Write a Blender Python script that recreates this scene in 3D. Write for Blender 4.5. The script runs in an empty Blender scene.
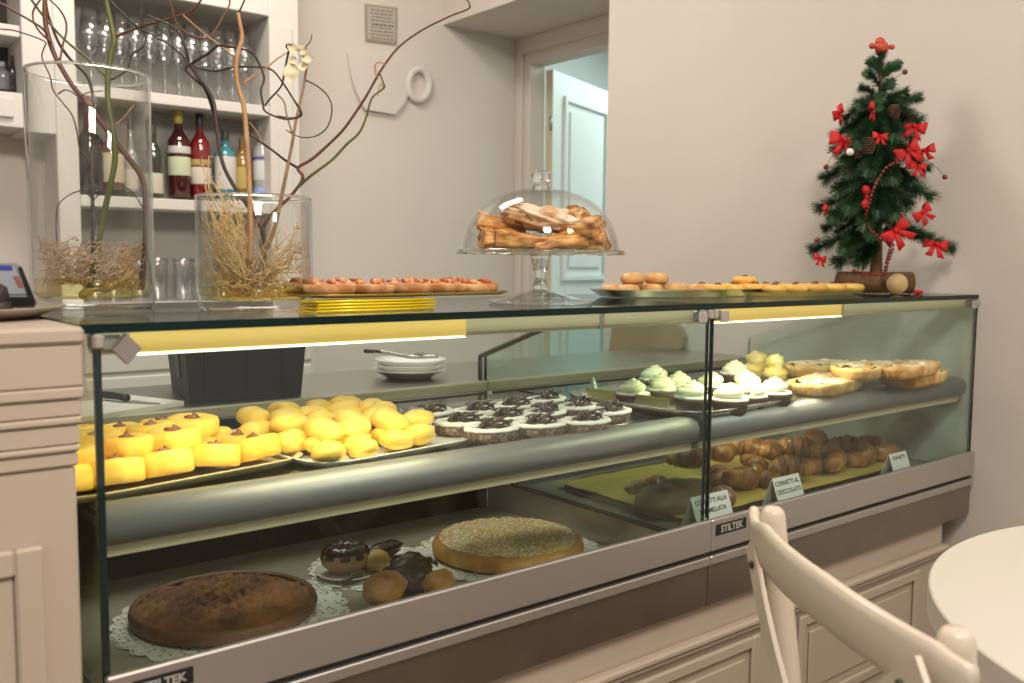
import bpy, math, random
from mathutils import Vector, Matrix, Euler, noise as mnoise

# ------------------------------------------------------------------ camera
T = 1.135                                   # height of the glass top above the floor
CAM = Vector((-0.2967, -1.1459, T + 0.0753))
FPX, PITCH, ROLL, YAW = 924.14, 0.0849074, 0.0079179, 0.6801841
FWD = Vector((math.sin(YAW)*math.cos(PITCH), math.cos(YAW)*math.cos(PITCH), -math.sin(PITCH)))
_r = Vector((math.cos(YAW), -math.sin(YAW), 0)); _u = _r.cross(FWD)
RGT = _r*math.cos(ROLL) + _u*math.sin(ROLL)
UPV = -_r*math.sin(ROLL) + _u*math.cos(ROLL)
COL = bpy.context.scene.collection
cd = bpy.data.cameras.new('camera'); cam = bpy.data.objects.new('camera', cd); COL.objects.link(cam)
cd.sensor_width = 36.0; cd.lens = FPX/1024*36; cd.clip_start = 0.02
m = Matrix.Identity(4)
for i in range(3):
    m[i][0] = RGT[i]; m[i][1] = UPV[i]; m[i][2] = -FWD[i]; m[i][3] = CAM[i]
cam.matrix_world = m
cd.dof.use_dof = True; cd.dof.focus_distance = 1.75; cd.dof.aperture_fstop = 4.8
S = bpy.context.scene; S.camera = cam

# ------------------------------------------------------------------ light
S.view_settings.view_transform = 'Standard'; S.view_settings.look = 'None'
S.view_settings.gamma = 1.0; S.view_settings.use_curve_mapping = False
S.view_settings.exposure = 0.62
S.cycles.max_bounces = 14; S.cycles.transparent_max_bounces = 40; S.cycles.transmission_bounces = 14
S.cycles.caustics_reflective = False; S.cycles.caustics_refractive = False
W = bpy.data.worlds.new('world'); S.world = W; W.use_nodes = True
W.node_tree.nodes['Background'].inputs[0].default_value = (1.0, 0.94, 0.88, 1)
W.node_tree.nodes['Background'].inputs[1].default_value = 0.30
def area(name, loc, target, sx, sy, power, color):
    d = bpy.data.lights.new(name, 'AREA'); d.shape = 'RECTANGLE'; d.size = sx; d.size_y = sy
    d.energy = power; d.color = color
    o = bpy.data.objects.new(name, d); COL.objects.link(o); o.location = loc
    o.rotation_euler = (Vector(target) - Vector(loc)).to_track_quat('-Z', 'Y').to_euler()
    return o
WARM = (1.0, 0.90, 0.78)
area('ceiling_light', (-0.2, -1.6, 2.95), (0.6, 0.6, 0.9), 0.45, 0.45, 33, WARM)
area('ceiling_light', (1.2, -2.2, 2.95), (1.6, 0.0, 0.6), 0.4, 0.4, 16, WARM)
area('ceiling_light', (0.8, 1.45, 3.05), (0.9, 1.6, 0.0), 0.8, 0.5, 23, (1.0, 0.92, 0.82))
area('ceiling_light', (4.3, 2.2, 2.7), (3.6, 2.3, 1.2), 0.8, 0.8, 25, (0.80, 0.98, 0.96))
CASE_LIGHT = (1.0, 0.86, 0.52)

def pt(u, v, ax, val):
    """a point of the place seen in direction (u, v), at a known distance from a wall, front or surface (z from the glass top)"""
    d = FWD + RGT*((u-512)/FPX) - UPV*((v-341.5)/FPX)
    i = 'xyz'.index(ax)
    t = ((val + T if ax == 'z' else val) - CAM[i])/d[i]
    return CAM + d*t
def depth(p): return (Vector(p)-CAM).dot(FWD)

# ------------------------------------------------------------------ mesh builder
class MB:
    def __init__(s): s.v = []; s.f = []; s.m = []; s.s = []; s.mi = 0; s.M = None
    def _v(s, p):
        p = Vector(p); s.v.append(s.M @ p if s.M else p); return len(s.v)-1
    def _f(s, ids, smooth=True): s.f.append(ids); s.m.append(s.mi); s.s.append(smooth)
    def box(s, a, b, c=0.0):
        x0, y0, z0 = [min(a[i], b[i]) for i in range(3)]; x1, y1, z1 = [max(a[i], b[i]) for i in range(3)]
        c = min(c, (x1-x0)*.45, (y1-y0)*.45, (z1-z0)*.45)
        if c <= 0:
            i = [s._v(p) for p in ((x0,y0,z0),(x1,y0,z0),(x1,y1,z0),(x0,y1,z0),(x0,y0,z1),(x1,y0,z1),(x1,y1,z1),(x0,y1,z1))]
            for q in ((0,3,2,1),(4,5,6,7),(0,1,5,4),(1,2,6,5),(2,3,7,6),(3,0,4,7)): s._f([i[k] for k in q], False)
            return
        V = {}
        for sx in (0,1):
            for sy in (0,1):
                for sz in (0,1):
                    X = (x0,x1)[sx]; Y = (y0,y1)[sy]; Z = (z0,z1)[sz]
                    dx = c*(1-2*sx); dy = c*(1-2*sy); dz = c*(1-2*sz)
                    V[sx,sy,sz,0] = s._v((X, Y+dy, Z+dz)); V[sx,sy,sz,1] = s._v((X+dx, Y, Z+dz)); V[sx,sy,sz,2] = s._v((X+dx, Y+dy, Z))
        def q(l, flip):
            ids = [V[k] for k in l]; s._f(ids[::-1] if flip else ids, False)
        for t in (0,1):
            q([(t,0,0,0),(t,1,0,0),(t,1,1,0),(t,0,1,0)], t == 0)
            q([(0,t,0,1),(1,t,0,1),(1,t,1,1),(0,t,1,1)], t == 1)
            q([(0,0,t,2),(1,0,t,2),(1,1,t,2),(0,1,t,2)], t == 0)
        for a_ in (0,1):
            for b_ in (0,1):
                q([(a_,b_,0,0),(a_,b_,1,0),(a_,b_,1,1),(a_,b_,0,1)], (a_ ^ b_) == 1)
                q([(a_,0,b_,0),(a_,1,b_,0),(a_,1,b_,2),(a_,0,b_,2)], (a_ ^ b_) == 0)
                q([(0,a_,b_,1),(1,a_,b_,1),(1,a_,b_,2),(0,a_,b_,2)], (a_ ^ b_) == 1)
        for k in [(i,j,l) for i in (0,1) for j in (0,1) for l in (0,1)]:
            q([k+(0,), k+(1,), k+(2,)], (k[0]+k[1]+k[2]) % 2 == 0)
    def lathe(s, prof, c=(0,0,0), n=32, sx=1.0, sy=1.0, fn=None, smooth=True):
        """profile of (radius, z) turned about z; fn(angle, r, z) may reshape"""
        c = Vector(c); rings = []
        for r, z in prof:
            if r < 1e-6: rings.append([s._v(c + Vector((0,0,z)))]); continue
            ring = []
            for k in range(n):
                a = 2*math.pi*k/n; rr, zz = (r, z) if fn is None else fn(a, r, z)
                ring.append(s._v(c + Vector((rr*math.cos(a)*sx, rr*math.sin(a)*sy, zz))))
            rings.append(ring)
        for A, B in zip(rings, rings[1:]):
            if len(A) == 1 and len(B) == 1: continue
            for k in range(n):
                k2 = (k+1) % n
                if len(A) == 1: s._f([A[0], B[k2], B[k]], smooth)
                elif len(B) == 1: s._f([A[k], A[k2], B[0]], smooth)
                else: s._f([A[k], A[k2], B[k2], B[k]], smooth)
    def tube(s, pts, rad, n=8, caps=True, flat=1.0):
        pts = [Vector(p) for p in pts]; L = len(pts)
        if not isinstance(rad, (list, tuple)): rad = [rad]*L
        t0 = (pts[1]-pts[0]).normalized()
        ref = Vector((0,0,1)) if abs(t0.z) < .9 else Vector((1,0,0))
        nx = t0.cross(ref).normalized(); rings = []
        for i, p in enumerate(pts):
            t = (pts[min(i+1,L-1)] - pts[max(i-1,0)])
            if t.length < 1e-9: t = t0.copy()
            t.normalize(); nx = (nx - t*nx.dot(t))
            if nx.length < 1e-6: nx = t.orthogonal()
            nx.normalize(); ny = t.cross(nx)
            rings.append([s._v(p + (nx*math.cos(2*math.pi*k/n) + ny*math.sin(2*math.pi*k/n)*flat)*rad[i]) for k in range(n)])
        for A, B in zip(rings, rings[1:]):
            for k in range(n): s._f([A[k], A[(k+1)%n], B[(k+1)%n], B[k]])
        if caps: s._f(rings[0][::-1]); s._f(rings[-1])
    def blob(s, c, r, n=16, m=10, amp=0.0, fr=3.0, seed=0, rot=None, fn=None):
        """ellipsoid with noise; fn(unit vector) -> extra scale"""
        c = Vector(c); R = rot.to_matrix() if rot else None; rings = []
        for j in range(m+1):
            th = math.pi*j/m - math.pi/2; row = []
            for k in range(n if 0 < j < m else 1):
                a = 2*math.pi*k/n
                u = Vector((math.cos(th)*math.cos(a), math.cos(th)*math.sin(a), math.sin(th)))
                d = 1 + amp*mnoise.noise(u*fr + Vector((seed*7.3, seed*1.7, 0)))
                if fn: d *= fn(u)
                p = Vector((u.x*r[0]*d, u.y*r[1]*d, u.z*r[2]*d))
                row.append(s._v(c + (R @ p if R else p)))
            rings.append(row)
        for A, B in zip(rings, rings[1:]):
            for k in range(n):
                k2 = (k+1) % n
                if len(A) == 1: s._f([A[0], B[k2], B[k]])
                elif len(B) == 1: s._f([A[k], A[k2], B[0]])
                else: s._f([A[k], A[k2], B[k2], B[k]])
    def prism(s, poly, fr, d0, d1, smooth=False):
        """2-D outline pushed from depth d0 to d1; fr(a, b, d) gives the point"""
        A = [s._v(fr(a, b, d0)) for a, b in poly]; B = [s._v(fr(a, b, d1)) for a, b in poly]; n = len(poly)
        s._f(A[::-1], False); s._f(B, False)
        for k in range(n): s._f([A[k], A[(k+1)%n], B[(k+1)%n], B[k]], smooth)
    def quad(s, a, b, c, d): s._f([s._v(a), s._v(b), s._v(c), s._v(d)], False)

ORG = {}
def build(name, mb, mats, parent=None, at=None, fixn=True):
    """one mesh object; children are stored relative to their thing's base"""
    if not isinstance(mats, (list, tuple)): mats = [mats]
    if parent is not None: o0 = ORG[parent.name]
    elif at is not None: o0 = Vector(at)
    else:
        xs = [p.x for p in mb.v]; ys = [p.y for p in mb.v]; zs = [p.z for p in mb.v]
        o0 = Vector(((min(xs)+max(xs))/2, (min(ys)+max(ys))/2, min(zs)))
    me = bpy.data.meshes.new(name)
    me.from_pydata([tuple(p - o0) for p in mb.v], [], mb.f)
    for mt in mats: me.materials.append(mt)
    me.polygons.foreach_set('material_index', mb.m); me.polygons.foreach_set('use_smooth', mb.s)
    if fixn:
        import bmesh
        bm = bmesh.new(); bm.from_mesh(me); bmesh.ops.recalc_face_normals(bm, faces=bm.faces); bm.to_mesh(me); bm.free()
    me.update()
    o = bpy.data.objects.new(name, me); COL.objects.link(o)
    if parent is not None: o.parent = parent
    else: o.location = o0
    ORG[o.name] = o0
    return o
def tag(o, label=None, cat=None, group=None, kind=None):
    if label: o['label'] = label
    if cat: o['category'] = cat
    if group: o['group'] = group
    if kind: o['kind'] = kind
    return o
def thing(name, loc, label, cat, group=None):
    o = bpy.data.objects.new(name, None); COL.objects.link(o); o.location = loc; o.empty_display_size = .05
    ORG[o.name] = Vector(loc); return tag(o, label, cat, group)
def struct(name, mb, mats, parent=None):
    o = build(name, mb, mats, parent, at=(0,0,0) if parent is None else None)
    if parent is None: o['kind'] = 'structure'
    return o
def dup(src, loc=None, rot=None, label=None, group=None, scale=None, parent=None):
    c = src.copy(); COL.objects.link(c)
    if parent is not None: c.parent = parent
    for ch in src.children: dup(ch, parent=c)
    if loc is not None: c.location = loc
    if rot is not None: c.rotation_euler = rot
    if scale is not None: c.scale = scale if isinstance(scale, (tuple, list)) else (scale,)*3
    if label: c['label'] = label
    if group: c['group'] = group
    return c
class Proto:
    """the first placing uses the model itself, every further one a copy with its parts"""
    def __init__(s, src): s.src = src; s.used = False
    def put(s, loc, rot=(0,0,0), label=None, group=None, scale=None):
        if not s.used:
            s.used = True; o = s.src; o.location = loc; o.rotation_euler = rot
            if scale is not None: o.scale = scale if isinstance(scale, (tuple, list)) else (scale,)*3
            if label: o['label'] = label
            if group: o['group'] = group
            return o
        return dup(s.src, loc, rot, label, group, scale if scale is not None else (1,1,1))
ORD = ['first','second','third','fourth','fifth','sixth','seventh','eighth','ninth','tenth','eleventh','twelfth',
       'thirteenth','fourteenth','fifteenth','sixteenth','seventeenth','eighteenth','nineteenth','twentieth']
def smooth_path(pts, k=4):
    pts = [Vector(p) for p in pts]; out = []
    for i in range(len(pts)-1):
        p0 = pts[max(i-1,0)]; p1 = pts[i]; p2 = pts[i+1]; p3 = pts[min(i+2,len(pts)-1)]
        for j in range(k):
            t = j/k
            out.append(.5*((2*p1) + (p2-p0)*t + (2*p0-5*p1+4*p2-p3)*t*t + (3*p1-p0-3*p2+p3)*t*t*t))
    out.append(pts[-1]); return out
def lerp(a, b, t): return a + (b-a)*t
def text_mb(txt, size, fr, depth_=0.0006, bold=0.0):
    """lettering as a mesh; fr(x, y, z) places it"""
    cu = bpy.data.curves.new('lettering', 'FONT'); cu.body = txt; cu.size = size; cu.extrude = depth_/2; cu.offset = bold
    cu.align_x = 'CENTER'; cu.align_y = 'CENTER'; cu.resolution_u = 3
    o = bpy.data.objects.new('lettering', cu); COL.objects.link(o)
    dg = bpy.context.evaluated_depsgraph_get(); me = bpy.data.meshes.new_from_object(o.evaluated_get(dg))
    mb = MB()
    for v in me.vertices: mb._v(fr(v.co.x, v.co.y, v.co.z))
    for p in me.polygons: mb._f(list(p.vertices), False)
    bpy.data.objects.remove(o); bpy.data.curves.remove(cu); bpy.data.meshes.remove(me)
    return mb

# ------------------------------------------------------------------ materials
def mat(name, c, rough=.5, metal=0.0, c2=None, ns=20.0, lo=.35, hi=.65, bump=0.0, bs=None, coat=0.0, sss=0.0,
        rnd=0.0, dust=None, dust_ns=60.0, dust_lo=.35, dust_hi=.6, spec=.5, stretch=None, aniso=0.0, detail=4.0, emit=None, es=0.0, trans=0.0):
    mt = bpy.data.materials.new(name); mt.use_nodes = True; nt = mt.node_tree; N = nt.nodes; L = nt.links
    b = N['Principled BSDF']
    def rgba(x): return (x[0], x[1], x[2], 1)
    b.inputs['Base Color'].default_value = rgba(c); b.inputs['Roughness'].default_value = rough; b.inputs['Metallic'].default_value = metal
    b.inputs['Specular IOR Level'].default_value = spec; b.inputs['Coat Weight'].default_value = coat
    b.inputs['Anisotropic'].default_value = aniso
    if sss: b.inputs['Subsurface Weight'].default_value = sss; b.inputs['Subsurface Radius'].default_value = (.02,.01,.004); b.inputs['Subsurface Scale'].default_value = .5
    if emit: b.inputs['Emission Color'].default_value = rgba(emit); b.inputs['Emission Strength'].default_value = es
    if trans: b.inputs['Transmission Weight'].default_value = trans
    tc = N.new('ShaderNodeTexCoord'); src = tc.outputs['Object']
    if stretch:
        mp = N.new('ShaderNodeMapping'); mp.inputs['Scale'].default_value = stretch; L.new(src, mp.inputs['Vector']); src = mp.outputs[0]
    col = None
    if c2 is not None:
        nz = N.new('ShaderNodeTexNoise'); nz.inputs['Scale'].default_value = ns; nz.inputs['Detail'].default_value = detail; L.new(src, nz.inputs['Vector'])
        cr = N.new('ShaderNodeValToRGB'); cr.color_ramp.elements[0].position = lo; cr.color_ramp.elements[1].position = hi
        cr.color_ramp.elements[0].color = rgba(c); cr.color_ramp.elements[1].color = rgba(c2)
        L.new(nz.outputs['Fac'], cr.inputs[0]); col = cr.outputs[0]
    if dust is not None:                     # sugar or flour lying on the upward faces
        ge = N.new('ShaderNodeNewGeometry'); sp = N.new('ShaderNodeSeparateXYZ'); L.new(ge.outputs['Normal'], sp.inputs[0])
        nz2 = N.new('ShaderNodeTexNoise'); nz2.inputs['Scale'].default_value = dust_ns; nz2.inputs['Detail'].default_value = 3; L.new(tc.outputs['Object'], nz2.inputs['Vector'])
        mr = N.new('ShaderNodeMapRange'); mr.inputs[1].default_value = dust_lo; mr.inputs[2].default_value = dust_hi; L.new(nz2.outputs['Fac'], mr.inputs[0])
        up = N.new('ShaderNodeMapRange'); up.inputs[1].default_value = .25; up.inputs[2].default_value = .8; L.new(sp.outputs['Z'], up.inputs[0])
        mu = N.new('ShaderNodeMath'); mu.operation = 'MULTIPLY'; L.new(mr.outputs[0], mu.inputs[0]); L.new(up.outputs[0], mu.inputs[1])
        mx = N.new('ShaderNodeMix'); mx.data_type = 'RGBA'; L.new(mu.outputs[0], mx.inputs[0])
        if col: L.new(col, mx.inputs[6])
        else: mx.inputs[6].default_value = rgba(c)
        mx.inputs[7].default_value = rgba(dust); col = mx.outputs[2]
    if rnd:
        oi = N.new('ShaderNodeObjectInfo'); mr = N.new('ShaderNodeMapRange'); mr.inputs[3].default_value = 1-rnd; mr.inputs[4].default_value = 1+rnd
        L.new(oi.outputs['Random'], mr.inputs[0]); hs = N.new('ShaderNodeHueSaturation'); L.new(mr.outputs[0], hs.inputs['Value'])
        if col: L.new(col, hs.inputs['Color'])
        else: hs.inputs['Color'].default_value = rgba(c)
        col = hs.outputs[0]
    if col: L.new(col, b.inputs['Base Color'])
    if bump:
        nb = N.new('ShaderNodeTexNoise'); nb.inputs['Scale'].default_value = bs or ns; nb.inputs['Detail'].default_value = detail; L.new(src, nb.inputs['Vector'])
        bp = N.new('ShaderNodeBump'); bp.inputs['Strength'].default_value = bump; bp.inputs['Distance'].default_value = .004
        L.new(nb.outputs['Fac'], bp.inputs['Height']); L.new(bp.outputs[0], b.inputs['Normal'])
    return mt
def clear_glass(name, tint, k=.96, base=.04, rough=0.0, pw_=5):
    """thin clear pane: passes light straight through, mirrors more at a slant"""
    mt = bpy.data.materials.new(name); mt.use_nodes = True; nt = mt.node_tree; N = nt.nodes; L = nt.links
    N.remove(N['Principled BSDF']); out = N['Material Output']
    lw = N.new('ShaderNodeLayerWeight'); lw.inputs['Blend'].default_value = .5
    pw = N.new('ShaderNodeMath'); pw.operation = 'POWER'; pw.inputs[1].default_value = pw_; L.new(lw.outputs['Facing'], pw.inputs[0])
    ma = N.new('ShaderNodeMath'); ma.operation = 'MULTIPLY_ADD'; ma.inputs[1].default_value = k; ma.inputs[2].default_value = base; ma.use_clamp = True; L.new(pw.outputs[0], ma.inputs[0])
    tr = N.new('ShaderNodeBsdfTransparent'); tr.inputs[0].default_value = (*tint, 1)
    gl = N.new('ShaderNodeBsdfGlossy'); gl.inputs['Roughness'].default_value = rough
    mx = N.new('ShaderNodeMixShader'); L.new(ma.outputs[0], mx.inputs[0]); L.new(tr.outputs[0], mx.inputs[1]); L.new(gl.outputs[0], mx.inputs[2])
    L.new(mx.outputs[0], out.inputs['Surface']); return mt
def solid_glass(name, c=(1,1,1), ior=1.5):
    mt = bpy.data.materials.new(name); mt.use_nodes = True; nt = mt.node_tree; N = nt.nodes; L = nt.links
    N.remove(N['Principled BSDF']); g = N.new('ShaderNodeBsdfGlass'); g.inputs['IOR'].default_value = ior; g.inputs['Color'].default_value = (*c, 1); g.inputs['Roughness'].default_value = 0.0
    L.new(g.outputs[0], N['Material Output'].inputs['Surface']); return mt
def doily_mat(name):
    """white paper lace: rows of small cut-outs, solid in the middle"""
    mt = bpy.data.materials.new(name); mt.use_nodes = True; nt = mt.node_tree; N = nt.nodes; L = nt.links
    b = N['Principled BSDF']; b.inputs['Base Color'].default_value = (.86,.83,.74,1); b.inputs['Roughness'].default_value = .9
    tc = N.new('ShaderNodeTexCoord'); vo = N.new('ShaderNodeTexVoronoi'); vo.inputs['Scale'].default_value = 95; vo.inputs['Randomness'].default_value = .55
    L.new(tc.outputs['Object'], vo.inputs['Vector'])
    lt = N.new('ShaderNodeMath'); lt.operation = 'LESS_THAN'; lt.inputs[1].default_value = .30; L.new(vo.outputs['Distance'], lt.inputs[0])
    tr = N.new('ShaderNodeBsdfTransparent'); mx = N.new('ShaderNodeMixShader')
    L.new(lt.outputs[0], mx.inputs[0]); L.new(b.outputs[0], mx.inputs[1]); L.new(tr.outputs[0], mx.inputs[2]); L.new(mx.outputs[0], N['Material Output'].inputs['Surface'])
    return mt

M_WALL = mat('plaster', (.67,.615,.56), .9, c2=(.655,.60,.545), ns=3, bump=.05, bs=180)
M_WALLB = mat('plaster_back', (.66,.61,.555), .9, c2=(.645,.595,.54), ns=3, bump=.04, bs=180)
M_CEIL = mat('ceiling_paint', (.72,.68,.62), .9)
M_FLOOR = mat('floor_tile', (.30,.23,.17), .5, c2=(.24,.18,.13), ns=6)
M_CREAM = mat('cream_lacquer', (.50,.415,.335), .42, c2=(.485,.40,.32), ns=4)
M_WHITE = mat('white_lacquer', (.68,.65,.61), .45)
M_SHELFB = mat('shelf_back_paint', (.40,.39,.36), .7)
M_STEEL = mat('brushed_steel', (.50,.49,.46), .32, 1.0, c2=(.44,.43,.40), ns=40, stretch=(.15,6,6), bump=.02)
M_STEELD = mat('deck_steel', (.46,.44,.33), .42, .6, c2=(.40,.385,.29), ns=30, stretch=(.3,4,4))
M_ALU = mat('aluminium', (.55,.52,.50), .38, .85)
M_TUBE = mat('satin_aluminium', (.25,.25,.255), .50, .5)
M_BLACK = mat('black_plastic', (.012,.012,.011), .45)
M_DARK = mat('dark_back_panel', (.014,.011,.008), .5, spec=.2)
M_SILVER = mat('silver_print', (.62,.62,.60), .35, .6)
M_GLASS = clear_glass('case_glass', (.972,.99,.982), k=.7, base=.032)
M_GTOP = clear_glass('top_glass', (.93,.975,.96), k=.85)
M_EDGE = mat('glass_edge', (.002,.014,.0135), .2, spec=.3)
M_CLEAR = clear_glass('clear_glass', (.982,.988,.982), k=.9, base=.045, pw_=3.2)
M_DOME = clear_glass('dome_glass', (.985,.99,.985), k=.75, base=.022)
M_CRYST = solid_glass('crystal', (.97,.98,.97))
M_HINGE = mat('hinge_metal', (.42,.36,.33), .35, .7)
M_PLASTIC = mat('clear_hinge_plastic', (.36,.33,.29), .35)
M_PAPERC = mat('card_paper', (.80,.80,.76), .8)
M_INK = mat('ink', (.03,.03,.035), .8)
M_PORC = mat('porcelain', (.80,.79,.76), .2, coat=.4)
M_GOLD = mat('gold_foil_card', (.90,.68,.015), .30, .25)
M_SILV = mat('silver_foil_tray', (.62,.61,.57), .25, 1.0)
M_DOILY = doily_mat('paper_doily')
M_LEAD = mat('lamp_housing', (.60,.53,.34), .45)
# ------------------------------------------------------------------ the room
XW = 2.262; YB = 2.556; YJ = pt(607, 150, 'x', 2.262).y; ZL = T + 1.195; XR = 2.735; CEIL = 3.15
mb = MB(); mb.box((-3, -4, -.05), (6, 5, 0)); struct('floor', mb, M_FLOOR)
mb = MB(); mb.box((-3, -4, CEIL), (6, 5, CEIL+.05)); struct('ceiling', mb, M_CEIL)
mb = MB(); mb.box((-3, YB, 0), (XR, YB+.12, CEIL)); struct('wall_back', mb, M_WALLB)
mb = MB()
mb.box((XW, -4, 0), (XR+.10, YJ, CEIL)); mb.box((XW, YJ, ZL), (XR+.10, YB, CEIL))
struct('wall_right', mb, M_WALL)
# door frame at the back of the recess and the lit room behind it
ZD = T + 1.064; YD0 = 2.462; YD1 = 1.52
mb = MB()
mb.box((XR-.012, YD0, 0), (XR+.09, YB, ZL), .004); mb.box((XR-.012, YJ, ZD), (XR+.09, YD0, ZL), .004)
mb.box((XR-.012, YJ, 0), (XR+.09, YD1, ZD), .004)
mb.box((XR-.03, YD0+.045, 0), (XR-.012, YB, ZL), .004); mb.box((XR-.03, YJ, ZD+.055), (XR-.012, YD0+.045, ZL), .004)
df = struct('door_1', mb, M_WALL)
M_DOOR = mat('door_paint', (.74,.76,.73), .5)
M_DOORE = mat('door_edge_paint', (.55,.50,.36), .6)
# door leaf, open into the farther room
mb = MB()
hx, hy = XR+.098, 2.436
D = Vector((.932, .361, 0)).normalized(); Nn = Vector((D.y, -D.x, 0))
def dfr(a, b, d): return Vector((hx, hy, 0)) + D*a + Nn*d + Vector((0,0,b))
mb.prism([(0,.01),(.78,.01),(.78,ZD-.02),(0,ZD-.02)], dfr, -.02, .02)
for (z0, z1) in ((.25, .95), (1.12, ZD-.13)):
    for (a0, a1, b0, b1) in ((.12,.145,z0,z1),(.635,.66,z0,z1),(.145,.635,z0,z0+.025),(.145,.635,z1-.025,z1)):
        mb.prism([(a0,b0),(a1,b0),(a1,b1),(a0,b1)], dfr, .0195, .034); mb.prism([(a0,b0),(a1,b0),(a1,b1),(a0,b1)], dfr, -.034, -.0195)
    mb.prism([(.19,z0+.07),(.59,z0+.07),(.59,z1-.07),(.19,z1-.07)], dfr, .0195, .028); mb.prism([(.19,z0+.07),(.59,z0+.07),(.59,z1-.07),(.19,z1-.07)], dfr, -.028, -.0195)
dl = build('door_leaf', mb, M_DOOR, df)
mb = MB(); mb.prism([(-.004,.01),(0,.01),(0,ZD-.02),(-.004,ZD-.02)], dfr, -.02, .02); build('leaf_edge', mb, M_DOORE, df)
for zc in (T+.78, T-.5):
    mb = MB(); c = dfr(-.008, zc, .012); mb.tube([c - Vector((0,0,.035)), c + Vector((0,0,.035))], .007, 10); build('hinge', mb, M_HINGE, dl)
mb = MB(); mb.box((5.4, 0, 0), (5.5, 5, CEIL)); mb.box((XR+.1, 3.6, 0), (5.5, 3.7, CEIL)); mb.box((XR+.10, .9, 0), (5.5, 1.0, CEIL))
struct('wall_far', mb, mat('far_room_plaster', (.68,.72,.70), .9))

# baseboard on the right wall
mb = MB(); mb.box((XW-.014, -3.9, 0), (XW, .02, .10), .004); struct('baseboard_right', mb, M_CREAM)

# ------------------------------------------------------------------ bar shelf unit against the back wall
YF = 2.335
def bx(u, v=150): return pt(u, v, 'y', YF).x
xl, xo0, xo1, xr_ = bx(25), bx(79), bx(271), bx(300)
zs1 = (pt(152,103,'y',YF).z, pt(152,92,'y',YF).z); zs2 = (pt(152,209,'y',YF).z, pt(152,198,'y',YF).z)
zb = pt(175,302,'y',YF).z; zh = pt(273,17,'y',YF).z
xp = bx(57)
sh = thing('bar_shelf', ((xo0+xo1)/2, YF+.1, 0), 'white built-in bar shelf unit with bottles and glasses on the back wall', 'shelf')
mb = MB(); mb.box((xo0-.01, YB-.014, zb-.03), (xo1+.01, YB-.001, zh+.02)); build('back_panel', mb, M_SHELFB, sh)
mb = MB(); mb.box((xo1, YF, 0), (xr_, YB-.002, 3.0), .003)
w = xr_-xo1
mb.box((xo1+.25*w, YF-.008, .3), (xo1+.75*w, YF, zh-.03), .003); build('side_panel', mb, M_WHITE, sh)
mb = MB(); mb.box((xp, YF, 0), (xo0, YB-.002, 3.0), .003); build('side_panel', mb, M_WHITE, sh)
mb = MB(); mb.box((xo0, YF, zh), (xo1, YB-.002, 3.0), .003); mb.box((xo0+.03, YF-.008, zh+.09), (xo1-.03, YF, 2.9), .003); build('header_panel', mb, M_WHITE, sh)
for z0, z1 in (zs1, zs2):
    mb = MB(); mb.box((xo0+.001, YF+.004, z0), (xo1-.001, YB-.015, z1), .003); build('shelf_board', mb, M_WHITE, sh)
mb = MB(); mb.box((xp+.002, YF-.16, zb-.03), (xr_+.0, YB-.016, zb), .004); build('counter_top', mb, M_WHITE, sh)
mb = MB(); mb.box((xp+.004, YF-.13, .08), (xr_-.01, YF+.05, zb-.031), .003); build('base_cabinet', mb, M_WHITE, sh)
for k in range(3):
    z1 = zb-.05-k*.20
    x0, x1 = xp+.03, xr_-.03
    mb = MB(); mb.box((x0, YF-.148, z1-.185), (x1, YF-.131, z1), .005); build('drawer', mb, M_WHITE, sh)
# left neighbour: wall cabinet with an open niche
zc0 = pt(20,128,'y',YF).z; zc1 = pt(10,92,'y',YF).z; zc2 = pt(10,36,'y',YF).z; zc3 = pt(10,24,'y',YF).z
cb = thing('wall_cabinet', (xl-.4, YF+.1, zc0), 'white wall cabinet with an open bottle niche, left of the bar shelf', 'cabinet')
X0 = -.9
mb = MB(); mb.box((X0, YF, zc0), (xl, YB-.002, zc1), .003); build('lower_box', mb, M_WHITE, cb)
mb = MB(); mb.box((X0, YF-.012, zc0+.03), (xl-.03, YF, zc1-.02), .004); build('drawer', mb, M_WHITE, cb)
mb = MB(); mb.box((xl, YF-.004, zc0-.012), (xp-.001, YB-.002, 3.0), .003); build('side_panel', mb, M_WHITE, cb)
mb = MB(); mb.box((X0, YF+.004, zc2), (xl-.001, YB-.016, zc3), .003); build('shelf_board', mb, M_WHITE, cb)
mb = MB(); mb.box((X0, YB-.015, zc1), (xl-.001, YB-.002, 3.0)); build('back_panel', mb, mat('dark_niche', (.06,.05,.045), .7), cb)
# cup relief and framed notice on the back wall
M_RELIEF = mat('white_relief', (.66,.615,.565), .8)
def wfr(u, v, d): p = pt(u, v, 'y', YB); return p + Vector((0, -d, 0))
cup = [(346,53),(347,62),(349,75),(353,90),(359,103),(363,110),(393,115),(402,104),(406,95),(409,85),(411,72),(412,61)]
t = thing('cup_relief', wfr(385,115,0), 'white coffee cup relief mounted on the back wall under the small notice', 'wall decoration')
mb = MB(); mb.prism(cup, wfr, .002, .022); build('cup', mb, M_RELIEF, t)
ring = [wfr(417+10.5*math.cos(a), 85+14*math.sin(a)*1.1, .012) for a in [i*math.pi/14 for i in range(29)]]
mb = MB(); mb.tube(ring, [.019]*29, 8, False); build('handle', mb, M_RELIEF, t)
t = thing('framed_notice', wfr(380,44,0), 'small grey printed notice in a thin frame, high on the back wall', 'sign')
mb = MB(); mb.prism([(364.5,4),(396.5,8),(396,45),(365,41)], wfr, .001, .008); build('frame', mb, mat('notice_frame', (.34,.29,.22), .6), t)
mb = MB(); mb.prism([(366.5,6.5),(394.5,10),(394,42.5),(367,39)], wfr, .008, .0095); build('sheet', mb, mat('notice_sheet', (.46,.42,.36), .8), t)
random.seed(4)
mb = MB()
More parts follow.
